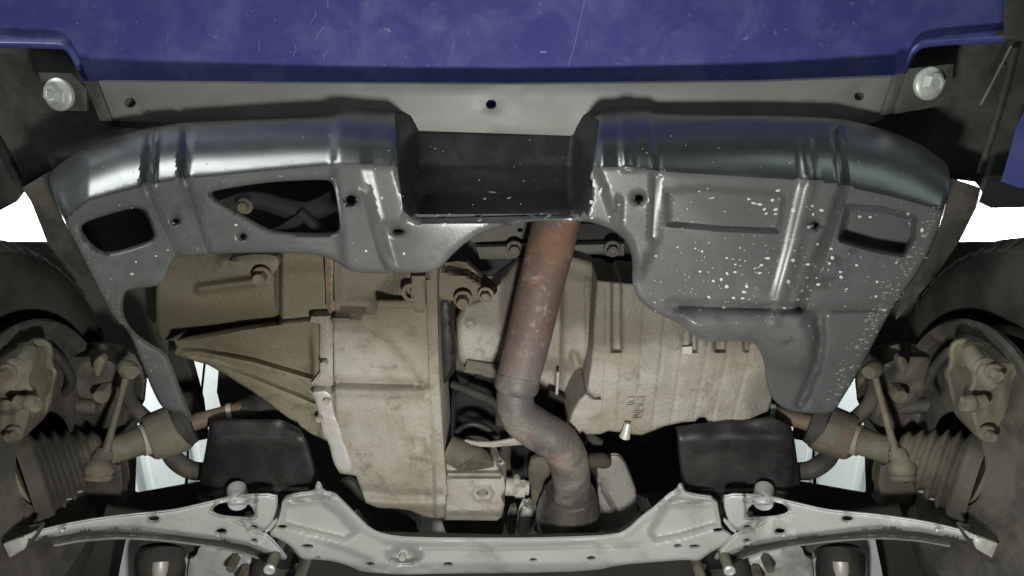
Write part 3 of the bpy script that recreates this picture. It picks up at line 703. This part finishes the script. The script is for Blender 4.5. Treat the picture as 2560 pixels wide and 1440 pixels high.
po = [(1492, 700), (1700, 720), (1930, 780), (1930, 1000), (1920, 1030), (1882, 1048), (1876, 1056), (1790, 1056), (1770, 1054), (1763, 1044), (1748, 1044), (1738, 1054), (1706, 1056), (1660, 1066), (1630, 1078), (1604, 1088),
      (1580, 1086), (1560, 1082), (1520, 1078), (1500, 1086), (1466, 1086), (1456, 1078), (1448, 1086), (1432, 1084), (1418, 1068), (1430, 1030), (1446, 1000), (1466, 980), (1478, 900), (1484, 800)]
pan2 = sheet('sump', po, h_pan2, 'pan_aluminium', pan, step=5, sm=0, solid=.10, edge=(7, .005), ang=75)
for rx in RIBX:
    l = rib_line(rx); l = [p for p in l]
    y0, y1 = 880, (1076 if rx < 1600 else 1060 - (rx - 1600) * .03)
    xs = lambda yy: np.interp(yy, [p[1] for p in l], [p[0] for p in l])
    pts = [(float(xs(yy)) - 3, yy, float(h_pan2(np.array([xs(yy) - 3.]), np.array([float(yy)]))[0]) + .0010, 1.9) for yy in np.linspace(y0, y1 - 6, 5)]
    tube('rib', pts, 'pan_aluminium', pan, seg=8, k=2)
tube('drain_bolt', [(1570, 1058, .962, 8), (1565, 1080, .960, 11), (1562, 1092, .960, 14)], 'clean_aluminium', pan, seg=16, k=3)
sheet('tag', [(1705, 868), (1730, 866), (1730, 886), (1706, 884)], .966, 'clean_aluminium', pan, step=8, sm=0, thick=.002)
# cast lettering, standing sideways on the sump
def lettering(txt, x0, y0, x1, y1, size):
    cu = bpy.data.curves.new('t', 'FONT'); cu.body = txt; cu.size = 1; ob = bpy.data.objects.new('t', cu); C.objects.link(ob)
    dg = bpy.context.evaluated_depsgraph_get(); me = bpy.data.meshes.new_from_object(ob.evaluated_get(dg))
    v = np.array([q.co[:2] for q in me.vertices]); f = [tuple(p.vertices) for p in me.polygons]
    bpy.data.objects.remove(ob)
    v[:, 0] = (v[:, 0] - v[:, 0].min()) / (v[:, 0].max() - v[:, 0].min()); v[:, 1] = (v[:, 1] - v[:, 1].min()) / (v[:, 1].max() - v[:, 1].min())
    X = x0 + (x1 - x0) * v[:, 0] + size * (v[:, 1] - .5); Y = y0 + (y1 - y0) * v[:, 0]
    hh = h_pan2(X, Y)
    n = len(X); A = Pn(X, Y, hh - .0028); B = Pn(X, Y, hh + .001)
    ed = {}
    for q in f:
        for i in range(len(q)): 
            a, b = q[i], q[(i + 1) % len(q)]; ed.setdefault((min(a, b), max(a, b)), []).append((a, b))
    fa = list(f) + [(l[0][1], l[0][0], n + l[0][0], n + l[0][1]) for l in ed.values() if len(l) == 1]
    mk('lettering', np.concatenate([A, B]), fa, 'pan_aluminium', pan, 30)
lettering('ENGINE', 1606, 992, 1592, 1052, 22)
lettering('OIL', 1579, 992, 1574, 1020, 20)

# black parts behind the pipe, below the engine
bl = sheet('gear_linkage', [(1128, 930), (1420, 900), (1480, 1000), (1470, 1130), (1350, 1200), (1130, 1190)], lambda x, y: 1.09 + .02 * vnoise(x, y, 120, 17), 'bay_black', car, step=16, thick=.03, edge=(14, .01))
sheet('curved_shield', [(1150, 1098), (1210, 1108), (1270, 1100), (1320, 1086), (1360, 1090), (1330, 1110), (1280, 1114), (1230, 1118), (1190, 1116)], .955, 'pan_aluminium', bl, step=9, thick=.003, edge=(4, .002))
tube('hose', [(1265, 1110, 1.02, 14), (1262, 1150, 1.01, 14), (1268, 1190, 1.0, 14)], 'rubber', bl, seg=12, k=3)
tube('hose', [(1130, 960, 1.03, 10), (1180, 980, 1.02, 11), (1240, 1010, 1.02, 11), (1250, 1060, 1.02, 11)], 'rubber', bl, seg=12, k=4)
tube('wiring_loom', [(1140, 1080, 1.01, 8), (1175, 1060, 1.01, 8), (1215, 1070, 1.01, 9), (1245, 1095, 1.01, 8)], 'black_shield', bl, seg=12, k=5)
tube('hose', [(1370, 985, 1.05, 12), (1420, 1010, 1.05, 12), (1440, 1060, 1.05, 12), (1500, 1110, 1.05, 12)], 'rubber', bl, seg=12, k=4)
sheet('cover_plate', [(1168, 900), (1250, 915), (1246, 940), (1160, 930)], 1.03, 'dusty_iron', bl, step=12, sm=0, thick=.01, edge=(5, .003))
tube('rod', [(1395, 930, 1.04, 4), (1392, 985, 1.04, 4)], 'clean_aluminium', bl, seg=8, k=1)

# ------------------------------------------------------------------ exhaust
ex = tube('exhaust_pipe', [(1398, 520, 1.050, 60), (1386, 575, 1.035, 60), (1368, 650, 1.015, 59), (1350, 720, 1.000, 58), (1334, 790, .988, 57), (1318, 860, .975, 56), (1302, 920, .962, 55), (1293, 955, .955, 54)], 'rusty_pipe', car, seg=36, k=6, wob=.004)
tube('joint_ring', [(1296, 940, .957, 55), (1293, 956, .954, 57), (1291, 972, .951, 55), (1289, 984, .949, 47)], 'grey_pipe', ex, seg=36, k=4)
tube('lower_pipe', [(1293, 950, .956, 46), (1288, 1000, .950, 47), (1300, 1040, .948, 50), (1344, 1074, .948, 52), (1392, 1104, .948, 52), (1418, 1144, .948, 51), (1427, 1190, .955, 48), (1430, 1250, .985, 47), (1430, 1290, 1.02, 47)], 'grey_pipe', ex, seg=36, k=7, wob=.006)
tube('flex_boot', [(1424, 1226, .990, 62), (1424, 1262, .995, 74), (1420, 1290, 1.01, 80), (1420, 1330, 1.03, 76)], 'dark_iron', ex, seg=28, k=5, wob=.02)
sheet('heat_shield', [(1386, 1150), (1480, 1140), (1505, 1170), (1500, 1230), (1480, 1300), (1440, 1345), (1330, 1345), (1345, 1260), (1370, 1190)], 1.07, 'bay_black', ex, step=14, thick=.004, edge=(10, .006))

# duct and pipes right of the exhaust, pale lines left of it
duct = sheet('tunnel_shield', [(1488, 1152), (1530, 1134), (1552, 1138), (1570, 1170), (1596, 1240), (1590, 1290), (1560, 1330), (1490, 1330), (1470, 1300), (1496, 1230)],
      lambda x, y: 1.02 + .012 * groove([(1500, 1200), (1560, 1330)], x, y, 16) + .012 * groove([(1480, 1240), (1530, 1340)], x, y, 14), 'tunnel_metal', car, step=9, sm=1, thick=.006, edge=(10, .01))
tube('rubber_hanger', [(1470, 1152, 1.0, 18), (1505, 1150, 1.0, 20), (1512, 1162, 1.0, 17)], 'rubber', duct, seg=14, k=3)
for i in range(4):
    tube('brake_line', [(1588 + i * 9, 1236 + i * 3, 1.04, 3), (1606 + i * 9, 1275 + i * 3, 1.04, 3)], 'pale_panel', duct, seg=8, k=1)
st = sheet('steering_shaft_cover', [(1300, 1268), (1332, 1262), (1334, 1300), (1318, 1350), (1290, 1350)], 1.02, 'clean_aluminium', car, step=10, thick=.02, edge=(10, .010))
sheet('side_web', [(1330, 1140), (1390, 1150), (1372, 1190), (1350, 1240), (1336, 1300), (1326, 1300), (1330, 1230), (1318, 1180)], 1.035, 'dusty_iron', st, step=10, thick=.01, edge=(6, .004))
sheet('clamp', [(1270, 1272), (1296, 1264), (1288, 1345), (1268, 1345)], 1.03, 'dusty_iron', st, step=10, thick=.01, edge=(4, .003))
# pieces seen through the opening above the crossmember
rk = sheet('steering_rack', [(900, 1262), (960, 1264), (1040, 1290), (1052, 1345), (980, 1345), (972, 1320), (950, 1310), (944, 1290)], 1.05, 'rubber', car, step=12, thick=.03, edge=(10, .008))
sheet('rack_bracket', [(840, 1210), (880, 1195), (905, 1240), (930, 1262), (945, 1300), (975, 1330), (960, 1350), (900, 1310), (860, 1260)], 1.06, 'underbody', rk, step=12, thick=.01, edge=(5, .003))
sheet('pale_tray', [(930, 1290), (1260, 1300), (1270, 1360), (940, 1360)], 1.12, 'pale_panel', rk, step=20, sm=0, thick=.004)
sheet('dark_block', [(1150, 1296), (1262, 1300), (1250, 1350), (1180, 1350)], 1.06, 'rubber', rk, step=14, thick=.02, edge=(6, .004))

# ------------------------------------------------------------------ front subframe
TOPL = [(800, 1232), (845, 1245), (900, 1300), (925, 1325), (960, 1340), (1030, 1347), (1280, 1348), (1400, 1346), (1540, 1340), (1572, 1325), (1602, 1297), (1640, 1268), (1690, 1230)]
def h_sub(x, y):
    h = np.full(len(x), .900)
    h = h - .010 * groove(TOPL, x, y, 30)
    h = h + .006 * groove([(960, 1364), (1200, 1372), (1600, 1362)], x, y, 16)
    # side pans dished upward
    h = h + .018 * mask([(712, 1262), (800, 1250), (845, 1282), (890, 1330), (860, 1350), (760, 1325), (706, 1310)], x, y, 26)
    h = h + .018 * mask([(1670, 1262), (1790, 1258), (1800, 1310), (1700, 1340), (1640, 1350), (1625, 1330), (1650, 1290)], x, y, 26)
    h = h + .012 * groove([(720, 1252), (790, 1244), (820, 1246)], x, y, 16) + .012 * groove([(1680, 1250), (1780, 1256)], x, y, 16)
    d = np.hypot((x - 1010) / 54., (y - 1390) / 26.); h = h + .030 * (1 - sst(.25, 1.05, d))
    h = h + .02 * sst(1404, 1432, y) * (sst(820, 760, x) * 0 + .5)
    h = h + .014 * mask([(780, 1350), (860, 1372), (930, 1402), (930, 1440), (760, 1440), (760, 1400)], x, y, 22) * .5
    return h + .0022 * vnoise(x, y, 120, 31)
so = [(706, 1246), (742, 1234), (768, 1232), (786, 1228), (790, 1208), (799, 1207), (808, 1230), (830, 1233), (848, 1246), (900, 1300), (925, 1325), (960, 1340), (1030, 1348), (1280, 1349), (1400, 1347), (1540, 1341),
      (1572, 1325), (1600, 1297), (1640, 1268), (1672, 1236), (1692, 1226), (1699, 1211), (1708, 1212), (1712, 1230), (1740, 1238), (1792, 1244), (1800, 1290), (1806, 1322), (1838, 1342), (1802, 1368), (1772, 1384), (1752, 1400), (1735, 1403),
      (1720, 1399), (1640, 1405), (1550, 1412), (1480, 1428), (1280, 1433), (1100, 1434), (1000, 1437), (905, 1430), (880, 1418), (840, 1404), (790, 1398), (760, 1400), (742, 1386), (728, 1366), (702, 1350), (668, 1336), (690, 1312), (700, 1280)]
sub = sheet('subframe', so, h_sub, 'subframe_paint', car, lines=[(TOPL[1:-1], (8, 15)), ([(960, 1366), (1200, 1372), (1600, 1362)], (-8, 0, 8))], step=5, sm=1, thick=.004, edge=(7, .006),
            holes=[ell(925, 1411, 12, 6), ell(1120, 1411, 13, 6), ell(1333, 1400, 10, 5), ell(1478, 1396, 12, 6), ell(1695, 1365, 11, 5), ell(793, 1393, 9, 3), ell(705, 1318, 14, 6), ell(768, 1366, 16, 6), ell(1796, 1326, 14, 6), ell(1737, 1366, 15, 5)])
for cx, cy, r in ((704, 1350, 15), (767, 1394, 15), (1797, 1353, 15), (1737, 1392, 15)):
    m = mpp(cx, cy, .868); a = P(cx, cy, .930)
    lathe('mounting_bolt', a, a - Vector((0, 0, 1)), [(0, r * m * .95), (.058, r * m * .95), (.060, r * m * 1.0), (.063, r * m * .9), (.063, r * m * .55), (.060, r * m * .5)], 'dusty_iron', sub, 20)
    lathe('bolt_face', a - Vector((0, 0, .0605)), a - Vector((0, 0, 1)), [(0, r * m * .98), (.0028, r * m * .98), (.004, r * m * .8), (.004, r * m * .5), (.003, r * m * .4)], 'zinc', sub, 20)
bolt(1008, 1383, .915, 9, 'subframe_paint', sub, .012)
# deep rear box wall of the subframe and inner dark lining
sheet('rear_wall', [(930, 1338), (960, 1343), (1280, 1350), (1540, 1344), (1600, 1300), (1612, 1304), (1560, 1352), (1280, 1362), (950, 1356), (880, 1292), (890, 1285)], .925, 'dark_iron', sub, step=14, sm=0, thick=.012)

# lower control arms
MID = np.array([(-60, 1370), (20, 1360), (90, 1347), (200, 1326), (300, 1318), (370, 1324), (450, 1335), (550, 1347), (620, 1360), (680, 1385), (740, 1410)])
LOW = np.array([(-60, 1440), (20, 1410), (50, 1398), (90, 1381), (130, 1368), (200, 1355), (290, 1348), (350, 1350), (430, 1356), (500, 1365), (560, 1374), (600, 1382), (640, 1396), (675, 1414), (740, 1430)])
armo = [(-40, 1352), (8, 1352), (60, 1338), (110, 1324), (200, 1304), (300, 1290), (400, 1281), (440, 1276), (500, 1262), (560, 1248), (600, 1240), (690, 1236), (694, 1262), (682, 1304), (668, 1324), (650, 1330), (672, 1342), (694, 1366), (716, 1396),
        (714, 1400), (690, 1398), (678, 1414), (668, 1410), (640, 1396), (600, 1382), (560, 1374), (500, 1365), (430, 1356), (350, 1350), (290, 1348), (200, 1355), (130, 1368), (90, 1381), (50, 1398), (18, 1412), (-40, 1420)]
ARMH = lambda x: np.interp(x, [-60, 0, 300, 560, 720], [.735, .75, .835, .885, .900])
for s in (0, 1):
    T = (lambda q: mir(q)) if s else (lambda q: q)
    def h_arm(x, y, s=s):
        if s: x = 2503 - x
        h = ARMH(x)
        m1 = np.interp(x, MID[:, 0], MID[:, 1]); l1 = np.interp(x, LOW[:, 0], LOW[:, 1])
        t = np.clip((y - m1 + 6) / np.maximum(l1 - m1 - 2, 6), 0, 1)
        h = h + .052 * sst(-.05, 1.0, t) * (t < .84) + (t >= .84) * .047
        h = h + .010 * groove([(528, 1278), (545, 1256), (585, 1246), (640, 1252)], x, y, 14)
        h = h + .018 * mask([(575, 1300), (620, 1300), (670, 1336), (640, 1332)], x, y, 10) * .4
        h = h - .010 * mask([(640, 1236), (700, 1236), (690, 1300), (664, 1322), (620, 1326), (600, 1300), (640, 1296)], x, y, 8)
        return h + .0012 * vnoise(x, y, 90, 41)
    def lower_band(x, y, s=s):
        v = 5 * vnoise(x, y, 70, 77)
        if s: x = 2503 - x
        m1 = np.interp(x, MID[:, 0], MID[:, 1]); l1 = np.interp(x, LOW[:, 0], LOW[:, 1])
        return (y > m1 + 2 + v) & (y < l1 - 5)  # darker band below the mid line, uneven upper edge
    arm = sheet('control_arm', T(armo), h_arm, 'subframe_paint', car, mat2=(('arm_dark_band',), lower_band), lines=[(T([tuple(p) for p in MID[2:-1]]), (-4, 4)), (T([(p[0], p[1] - 7) for p in LOW[2:-1]]), (-3, 2))], step=4.5, sm=1, thick=.0045, edge=(6, .004), hedge=(6, .003),
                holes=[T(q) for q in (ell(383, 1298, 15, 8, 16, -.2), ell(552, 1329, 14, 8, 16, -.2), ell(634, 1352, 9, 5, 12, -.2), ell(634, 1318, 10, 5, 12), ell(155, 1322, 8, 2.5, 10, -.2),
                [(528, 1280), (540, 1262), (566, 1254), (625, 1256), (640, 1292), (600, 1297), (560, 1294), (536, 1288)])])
    tube('bushing_stub', T([(592, 1222, .93, 24), (594, 1240, .915, 25), (595, 1256, .90, 25), (595, 1261, .897, 20)]), 'subframe_paint', arm, seg=20, k=3)
    sheet('bushing', T([(520, 1250), (650, 1240), (665, 1300), (530, 1305)]), .955, 'rubber', arm, step=14, thick=.03)
    sheet('tab', T([(664, 1314), (692, 1296), (694, 1304), (676, 1326), (662, 1334)]), .905, 'clean_aluminium', arm, step=8, sm=0, thick=.003)
    bj = sheet('ball_joint_plate', T([(8, 1360), (40, 1348), (60, 1342), (66, 1356), (62, 1372), (24, 1394)]), .735, 'clean_aluminium', arm, step=9, sm=0, thick=.004, edge=(5, .002))
    sheet('ball_joint_housing', T([(-60, 1340), (20, 1345), (66, 1336), (92, 1330), (84, 1350), (66, 1378), (20, 1412), (-60, 1450)]), .748, 'dark_iron', arm, step=12, thick=.02, edge=(8, .006))
    sheet('clip', T([(66, 1338), (84, 1330), (90, 1332), (80, 1344), (68, 1348)]), .742, 'clean_aluminium', arm, step=8, sm=0, thick=.003)
    # bushing behind
    tube('rear_bushing', T([(700, 1395, .955, 50), (690, 1430, .950, 62), (684, 1500, .945, 64)]), 'rubber', arm, seg=24, k=3)
    tube('bushing_ring', T([(744, 1412, .945, 5), (728, 1432, .940, 5), (706, 1452, .935, 5)]), 'subframe_paint', arm, seg=8, k=3)

    # rear mount assembly under the arm
    pl = sheet('rear_mount_plate', T([(500, 1362), (535, 1368), (600, 1384), (640, 1402), (668, 1440), (680, 1520), (470, 1520), (470, 1400), (490, 1392)]), lambda x, y: .965 + .003 * vnoise(x, y, 50, 51), 'subframe_paint', car, step=10, thick=.006, edge=(6, .004))
    bolt(*T([(588, 1398)])[0], .958, 13, 'dusty_iron', pl, .022, washer=False); bolt(*T([(614, 1424)])[0], .955, 13, 'dusty_iron', pl, .022, washer=False)
    cu = sheet('strut_cup', T([(336, 1392), (345, 1376), (400, 1370), (455, 1384), (520, 1430), (540, 1520), (336, 1520), (334, 1418)]), lambda x, y: .985 + .000 * x, 'subframe_paint', pl, step=12, sm=0, thick=.02, edge=(8, .006))
    tube('rubber_cup', T([(405, 1388, .992, 60), (404, 1420, .978, 58), (402, 1480, .968, 52)]), 'rubber', pl, seg=24, k=3)
    tube('steel_stud', T([(402, 1404, .962, 20), (400, 1430, .955, 20), (398, 1500, .950, 18)]), 'clean_aluminium', pl, seg=18, k=3)
    sheet('dark_shield', T([(350, 1352), (500, 1360), (510, 1390), (525, 1430), (455, 1382), (400, 1366), (346, 1378)]), .998, 'dark_iron', pl, step=12, sm=0, thick=.01)
    fp = sheet('floor_rail', T([(316, 1345), (348, 1345), (346, 1380), (334, 1420), (330, 1520), (284, 1520), (300, 1420)]), 1.06, 'pale_panel', car, step=16, sm=0, thick=.01)
    sheet('wheel_side_rail', T([(-60, 1440), (30, 1405), (75, 1384), (20, 1450), (0, 1520), (-60, 1520)]), .99, 'pale_panel', fp, step=16, sm=0, thick=.006)
    for q in range(3):
        tube('stiffener', T([(215 - q * 42, 1345, 1.14, 6), (192 - q * 55, 1400, 1.14, 6), (170 - q * 66, 1500, 1.14, 7)]), 'underbody', fp, seg=8, k=2)
    sheet('cross_panel', T([(-80, 1255), (300, 1250), (340, 1236), (520, 1204), (700, 1215), (700, 1260), (430, 1290), (120, 1330), (-80, 1360)]), lambda x, y: 1.06 + .004 * vnoise(x, y, 120, 7), 'dark_apron', car, step=22, thick=.006, sm=0, edge=(6, .004))

    # black rubber shield in front of the arm
    def h_sh(x, y, s=s):
        if s: x = 2503 - x
        return .945 + .012 * sst(530, 512, x) + .014 * sst(1100, 1060, y) - .005 * groove([(505, 1232), (780, 1228)], x, y, 14) + .003 * vnoise(x, y, 110, 13)
    shl = [(524, 1056), (560, 1050), (700, 1052), (748, 1074), (768, 1110), (788, 1180), (794, 1208), (780, 1236), (640, 1238), (508, 1240), (496, 1232), (500, 1200), (516, 1110)]
    shr = [(1690, 1070), (1760, 1060), (1880, 1052), (1935, 1042), (1975, 1060), (1985, 1090), (2000, 1200), (2002, 1226), (1990, 1236), (1800, 1240), (1715, 1232), (1704, 1200)]
    sheet('rubber_shield', shr if s else shl, h_sh, 'black_shield', car, step=12, sm=0, thick=.004, edge=(10, .008))

    # drive shaft
    ds = tube('drive_shaft', T([(640, 1014, 1.03, 22), (560, 1036, 1.01, 21), (470, 1060, .985, 21), (360, 1098, .95, 23), (230, 1140, .905, 26), (100, 1180, .86, 30)]), 'brown_stain', car, seg=20, k=3)
    tube('inner_boot', T([(790, 1000, 1.06, 70), (760, 1004, 1.055, 60), (735, 1006, 1.05, 66), (715, 1008, 1.046, 54), (695, 1010, 1.042, 58), (672, 1014, 1.037, 46), (650, 1020, 1.033, 48), (625, 1026, 1.028, 36), (600, 1032, 1.022, 32), (578, 1034, 1.015, 24)]), 'rubber', ds, seg=24, k=4)
    tube('boot_clamp', T([(582, 1033, 1.015, 27), (570, 1036, 1.013, 27)]), 'clean_aluminium', ds, seg=20, k=1)
    tube('damper', T([(452, 1066, .975, 58), (440, 1072, .972, 62), (400, 1086, .962, 60), (372, 1096, .955, 56), (366, 1098, .953, 40)]), 'dusty_iron', ds, seg=28, k=3)
    tube('damper_sleeve', T([(480, 1056, .982, 50), (446, 1068, .974, 60)]), 'rubber', ds, seg=24, k=1)
    tube('clamp_band', T([(372, 1096, .955, 40), (352, 1102, .948, 40)]), 'dusty_aluminium', ds, seg=24, k=1)
    tube('stub', T([(352, 1102, .948, 36), (300, 1120, .930, 34), (270, 1128, .92, 34)]), 'dusty_iron', ds, seg=20, k=1)
    pr = []
    n = 15
    for i in range(n):
        f = i / (n - 1); cx = 262 - 205 * f; cyy = 1126 + 72 * f; hh = .915 - .06 * f
        rr = 46 + 80 * f ** .75; rr *= (1.0 if i % 2 else .80) if i < n - 3 else 1.02
        pr.append((cx, cyy, hh, rr))
    tube('outer_boot', T(pr), 'boot_rubber', ds, seg=32, k=4)
    for i in (6, 8, 10):
        cx, cyy, hh, rr = pr[i]
        tube('boot_clip', T([(cx + rr * .10, cyy + rr * 1.0, hh - .0, 3), (cx + 14 + rr * .18, cyy + rr * 1.02, hh - .0, 3), (cx + 26 + rr * .2, cyy + rr * .93, hh - .0, 3)]), 'clean_aluminium', ds, seg=8, k=3)
    tube('hub_end', T([(70, 1192, .862, 102), (40, 1204, .855, 108), (-30, 1228, .84, 110)]), 'dusty_iron', ds, seg=28, k=2)
    tube('heat_flange', T([(265, 1142, .925, 5), (330, 1130, .935, 6), (402, 1118, .945, 6)]), 'dusty_iron', ds, seg=8, k=2)

    # anti-roll bar and its drop link
    ab = tube('anti_roll_bar', T([(530, 1178, 1.0, 22), (480, 1176, 1.0, 23), (440, 1152, .995, 23), (418, 1118, .985, 22), (400, 1080, .98, 20), (330, 1010, .965, 18), (316, 940, .95, 18)]), 'dark_iron', car, seg=18, k=5)
    ln = tube('drop_link', T([(318, 930, .925, 8), (300, 1000, .915, 8), (278, 1080, .900, 9), (262, 1140, .888, 12)]), 'dusty_iron', car, seg=14, k=4)
    tube('link_joint', T([(313, 918, .935, 20), (322, 925, .925, 23), (331, 932, .918, 17)]), 'dusty_iron', ln, seg=16, k=3)
    tube('ball_joint', T([(262, 1128, .895, 22), (252, 1150, .885, 26), (249, 1164, .880, 34), (247, 1178, .876, 35), (246, 1184, .875, 30), (245, 1192, .873, 34), (244, 1200, .871, 30)]), 'dusty_iron', ln, seg=24, k=3)
    sheet('knuckle_bracket', T([(190, 1150), (300, 1150), (312, 1210), (300, 1240), (316, 1262), (290, 1270), (270, 1250), (232, 1262), (215, 1250), (190, 1210)]), .93, 'dark_iron', ln, step=12, thick=.02, edge=(8, .006))
    bolt(*T([(268, 975)])[0], .96, 20, 'dusty_iron', ln, .02, washer=False)

    # steering knuckle, caliper, dust shield
    kn = sheet('steering_knuckle', T([(120, 905), (200, 880), (300, 900), (340, 960), (330, 1060), (260, 1120), (170, 1100), (110, 1000)]), lambda x, y: .965 + .012 * vnoise(x, y, 70, 19), 'dark_iron', car, step=12, thick=.04, edge=(20, .02))
    sheet('strut_clevis', T([(232, 905), (250, 888), (262, 900), (256, 918), (246, 945), (236, 930)]), .935, 'dusty_iron', kn, step=8, thick=.01, edge=(4, .003))
    tube('tie_rod', T([(330, 1030, 1.0, 15), (250, 1020, .975, 18), (160, 1010, .95, 20)]), 'dark_iron', kn, seg=14, k=3)
    tube('brake_hose', T([(100, 930, .87, 14), (120, 880, .90, 14), (150, 900, .91, 13), (180, 950, .92, 11), (160, 985, .925, 9)]), 'rubber', kn, seg=12, k=5)

    # wheel in world coordinates, drooped on the lift
    sg = 1 if s else -1
    off = -.014
    wc = Vector((off + sg * .62, .58, .85 + CZ)); axv = Vector((sg, 0, 0))
    wh = empty('wheel', wc); wh.parent = car; wh.location = wc - WL['car']; wh['label'] = None or 'drooping front wheel seen from inside'
    del wh['label']
    prof = [(.035, .176), (.012, .182), (.002, .195), (-.004, .215), (-.002, .238), (.006, .258), (.016, .270), (.030, .2765), (.060, .2795), (.115, .2795), (.145, .2765), (.160, .268), (.172, .24), (.168, .20), (.150, .178)]
    lathe('tyre', wc, wc + axv, prof, 'tyre_rubber', wh, 72, cap=False, ang=50)
    lathe('rim', wc, wc + axv, [(.034, .178), (.028, .172), (.030, .160), (.060, .150), (.12, .145), (.125, .05), (.128, .0005)], 'dark_iron', wh, 48, cap=False)
    # tread blocks on the shoulder
    for j in range(60):
        a = 2 * math.pi * j / 60
        cc, ssn = math.cos(a), math.sin(a)
        d = Vector((0, cc, ssn)); tv = Vector((0, -ssn, cc)); vv = []
        for xx, r0 in ((.012, .266), (.030, .2785), (.058, .2815)):
            for rr in (r0 - .006, r0 + .0035):
                for tt in (-.0085, .0085): vv.append(wc + axv * xx + d * rr + tv * tt)
        ff = []
        for q in (0, 4): ff += [(q, q + 1, q + 5, q + 4), (q + 2, q + 6, q + 7, q + 3), (q, q + 4, q + 6, q + 2), (q + 1, q + 3, q + 7, q + 5)]
        ff += [(0, 2, 3, 1), (8, 9, 11, 10)]
        mk('tread_block', vv, ff, 'tyre_rubber', wh, 30)
    lathe('dust_shield', wc - axv * .028, wc + axv, [(.012, .178), (.004, .180), (.000, .176), (.002, .166), (.006, .160), (.004, .10), (-.004, .06)], 'dark_iron', wh, 56, cap=False)
    cal = sheet('brake_caliper', T([(-60, 900), (0, 905), (30, 888), (66, 896), (80, 925), (76, 955), (92, 980), (82, 1010), (76, 1050), (60, 1096), (30, 1116), (-60, 1118)]), lambda x, y: .80 + .004 * vnoise(x, y, 60, 23) + .012 * groove([(-60, 1000), (60, 985)], x, y, 26) - .008 * mask([(-60, 1030), (50, 1030), (40, 1090), (-60, 1095)], x, y, 20), 'dusty_iron', wh, step=7, thick=.05, edge=(16, .016))
    bolt(*T([(20, 930)])[0], .795, 15, 'dusty_iron', wh, .012); bolt(*T([(36, 1082)])[0], .79, 14, 'dusty_iron', wh, .012)
    tube('slide_pin', T([(40, 1004, .785, 18), (66, 1008, .785, 18), (72, 1008, .785, 22), (92, 1012, .785, 21), (96, 1012, .785, 15)]), 'dusty_iron', wh, seg=16, k=2)
    tube('caliper_arm', T([(20, 960, .80, 26), (56, 915, .81, 26), (78, 880, .83, 22)]), 'dusty_iron', wh, seg=16, k=3)

# ------------------------------------------------------------------ straps and cables crossing the open gaps
for s in (0, 1):
    T = (lambda q: mir(q)) if s else (lambda q: q)
    tube('cable', T([(466, 1080, 1.30, 3), (470, 1150, 1.30, 3), (462, 1245, 1.30, 5)]), 'rubber', bay, seg=8, k=2)
    tube('cable', T([(512, 905, 1.30, 3), (504, 980, 1.30, 3), (494, 1020, 1.30, 3)]), 'rubber', bay, seg=8, k=1)
    tube('strap', T([(440, 1100, 1.22, 10), (500, 1091, 1.22, 10), (560, 1078, 1.22, 10)]), 'rubber', bay, seg=8, k=1)
    sheet('bay_bracket', T([(322, 925), (362, 905), (372, 940), (350, 960), (330, 962)]), 1.25, 'dark_iron', bay, step=12, thick=.01)
    sheet('bay_bracket', T([(326, 1020), (366, 1028), (368, 1052), (330, 1060)]), 1.25, 'dark_iron', bay, step=12, thick=.01)
    sheet('bay_rail', T([(408, 880), (462, 872), (500, 1010), (512, 1100), (470, 1080), (440, 1000)]), 1.18, 'dark_iron', bay, step=16, sm=0, thick=.02)
    sheet('bay_rail', T([(548, 900), (620, 920), (680, 1040), (560, 1050), (542, 980)]), 1.16, 'bay_black', bay, step=16, sm=0, thick=.02)

# things glimpsed in the dark through the cover's opening
fan = tube('cooling_fan', [(560, 520, 1.12, 22), (640, 500, 1.14, 22), (760, 530, 1.14, 26), (840, 500, 1.14, 26)], 'bay_black', car, seg=16, k=4)
tube('fan_arm', [(760, 540, 1.12, 14), (700, 580, 1.12, 14), (640, 600, 1.12, 14)], 'bay_black', fan, seg=12, k=3)
tube('fan_arm', [(750, 530, 1.12, 14), (800, 575, 1.12, 14), (830, 600, 1.12, 14)], 'bay_black', fan, seg=12, k=3)
bolt(612, 515, 1.09, 14, 'dusty_iron', fan, .012)
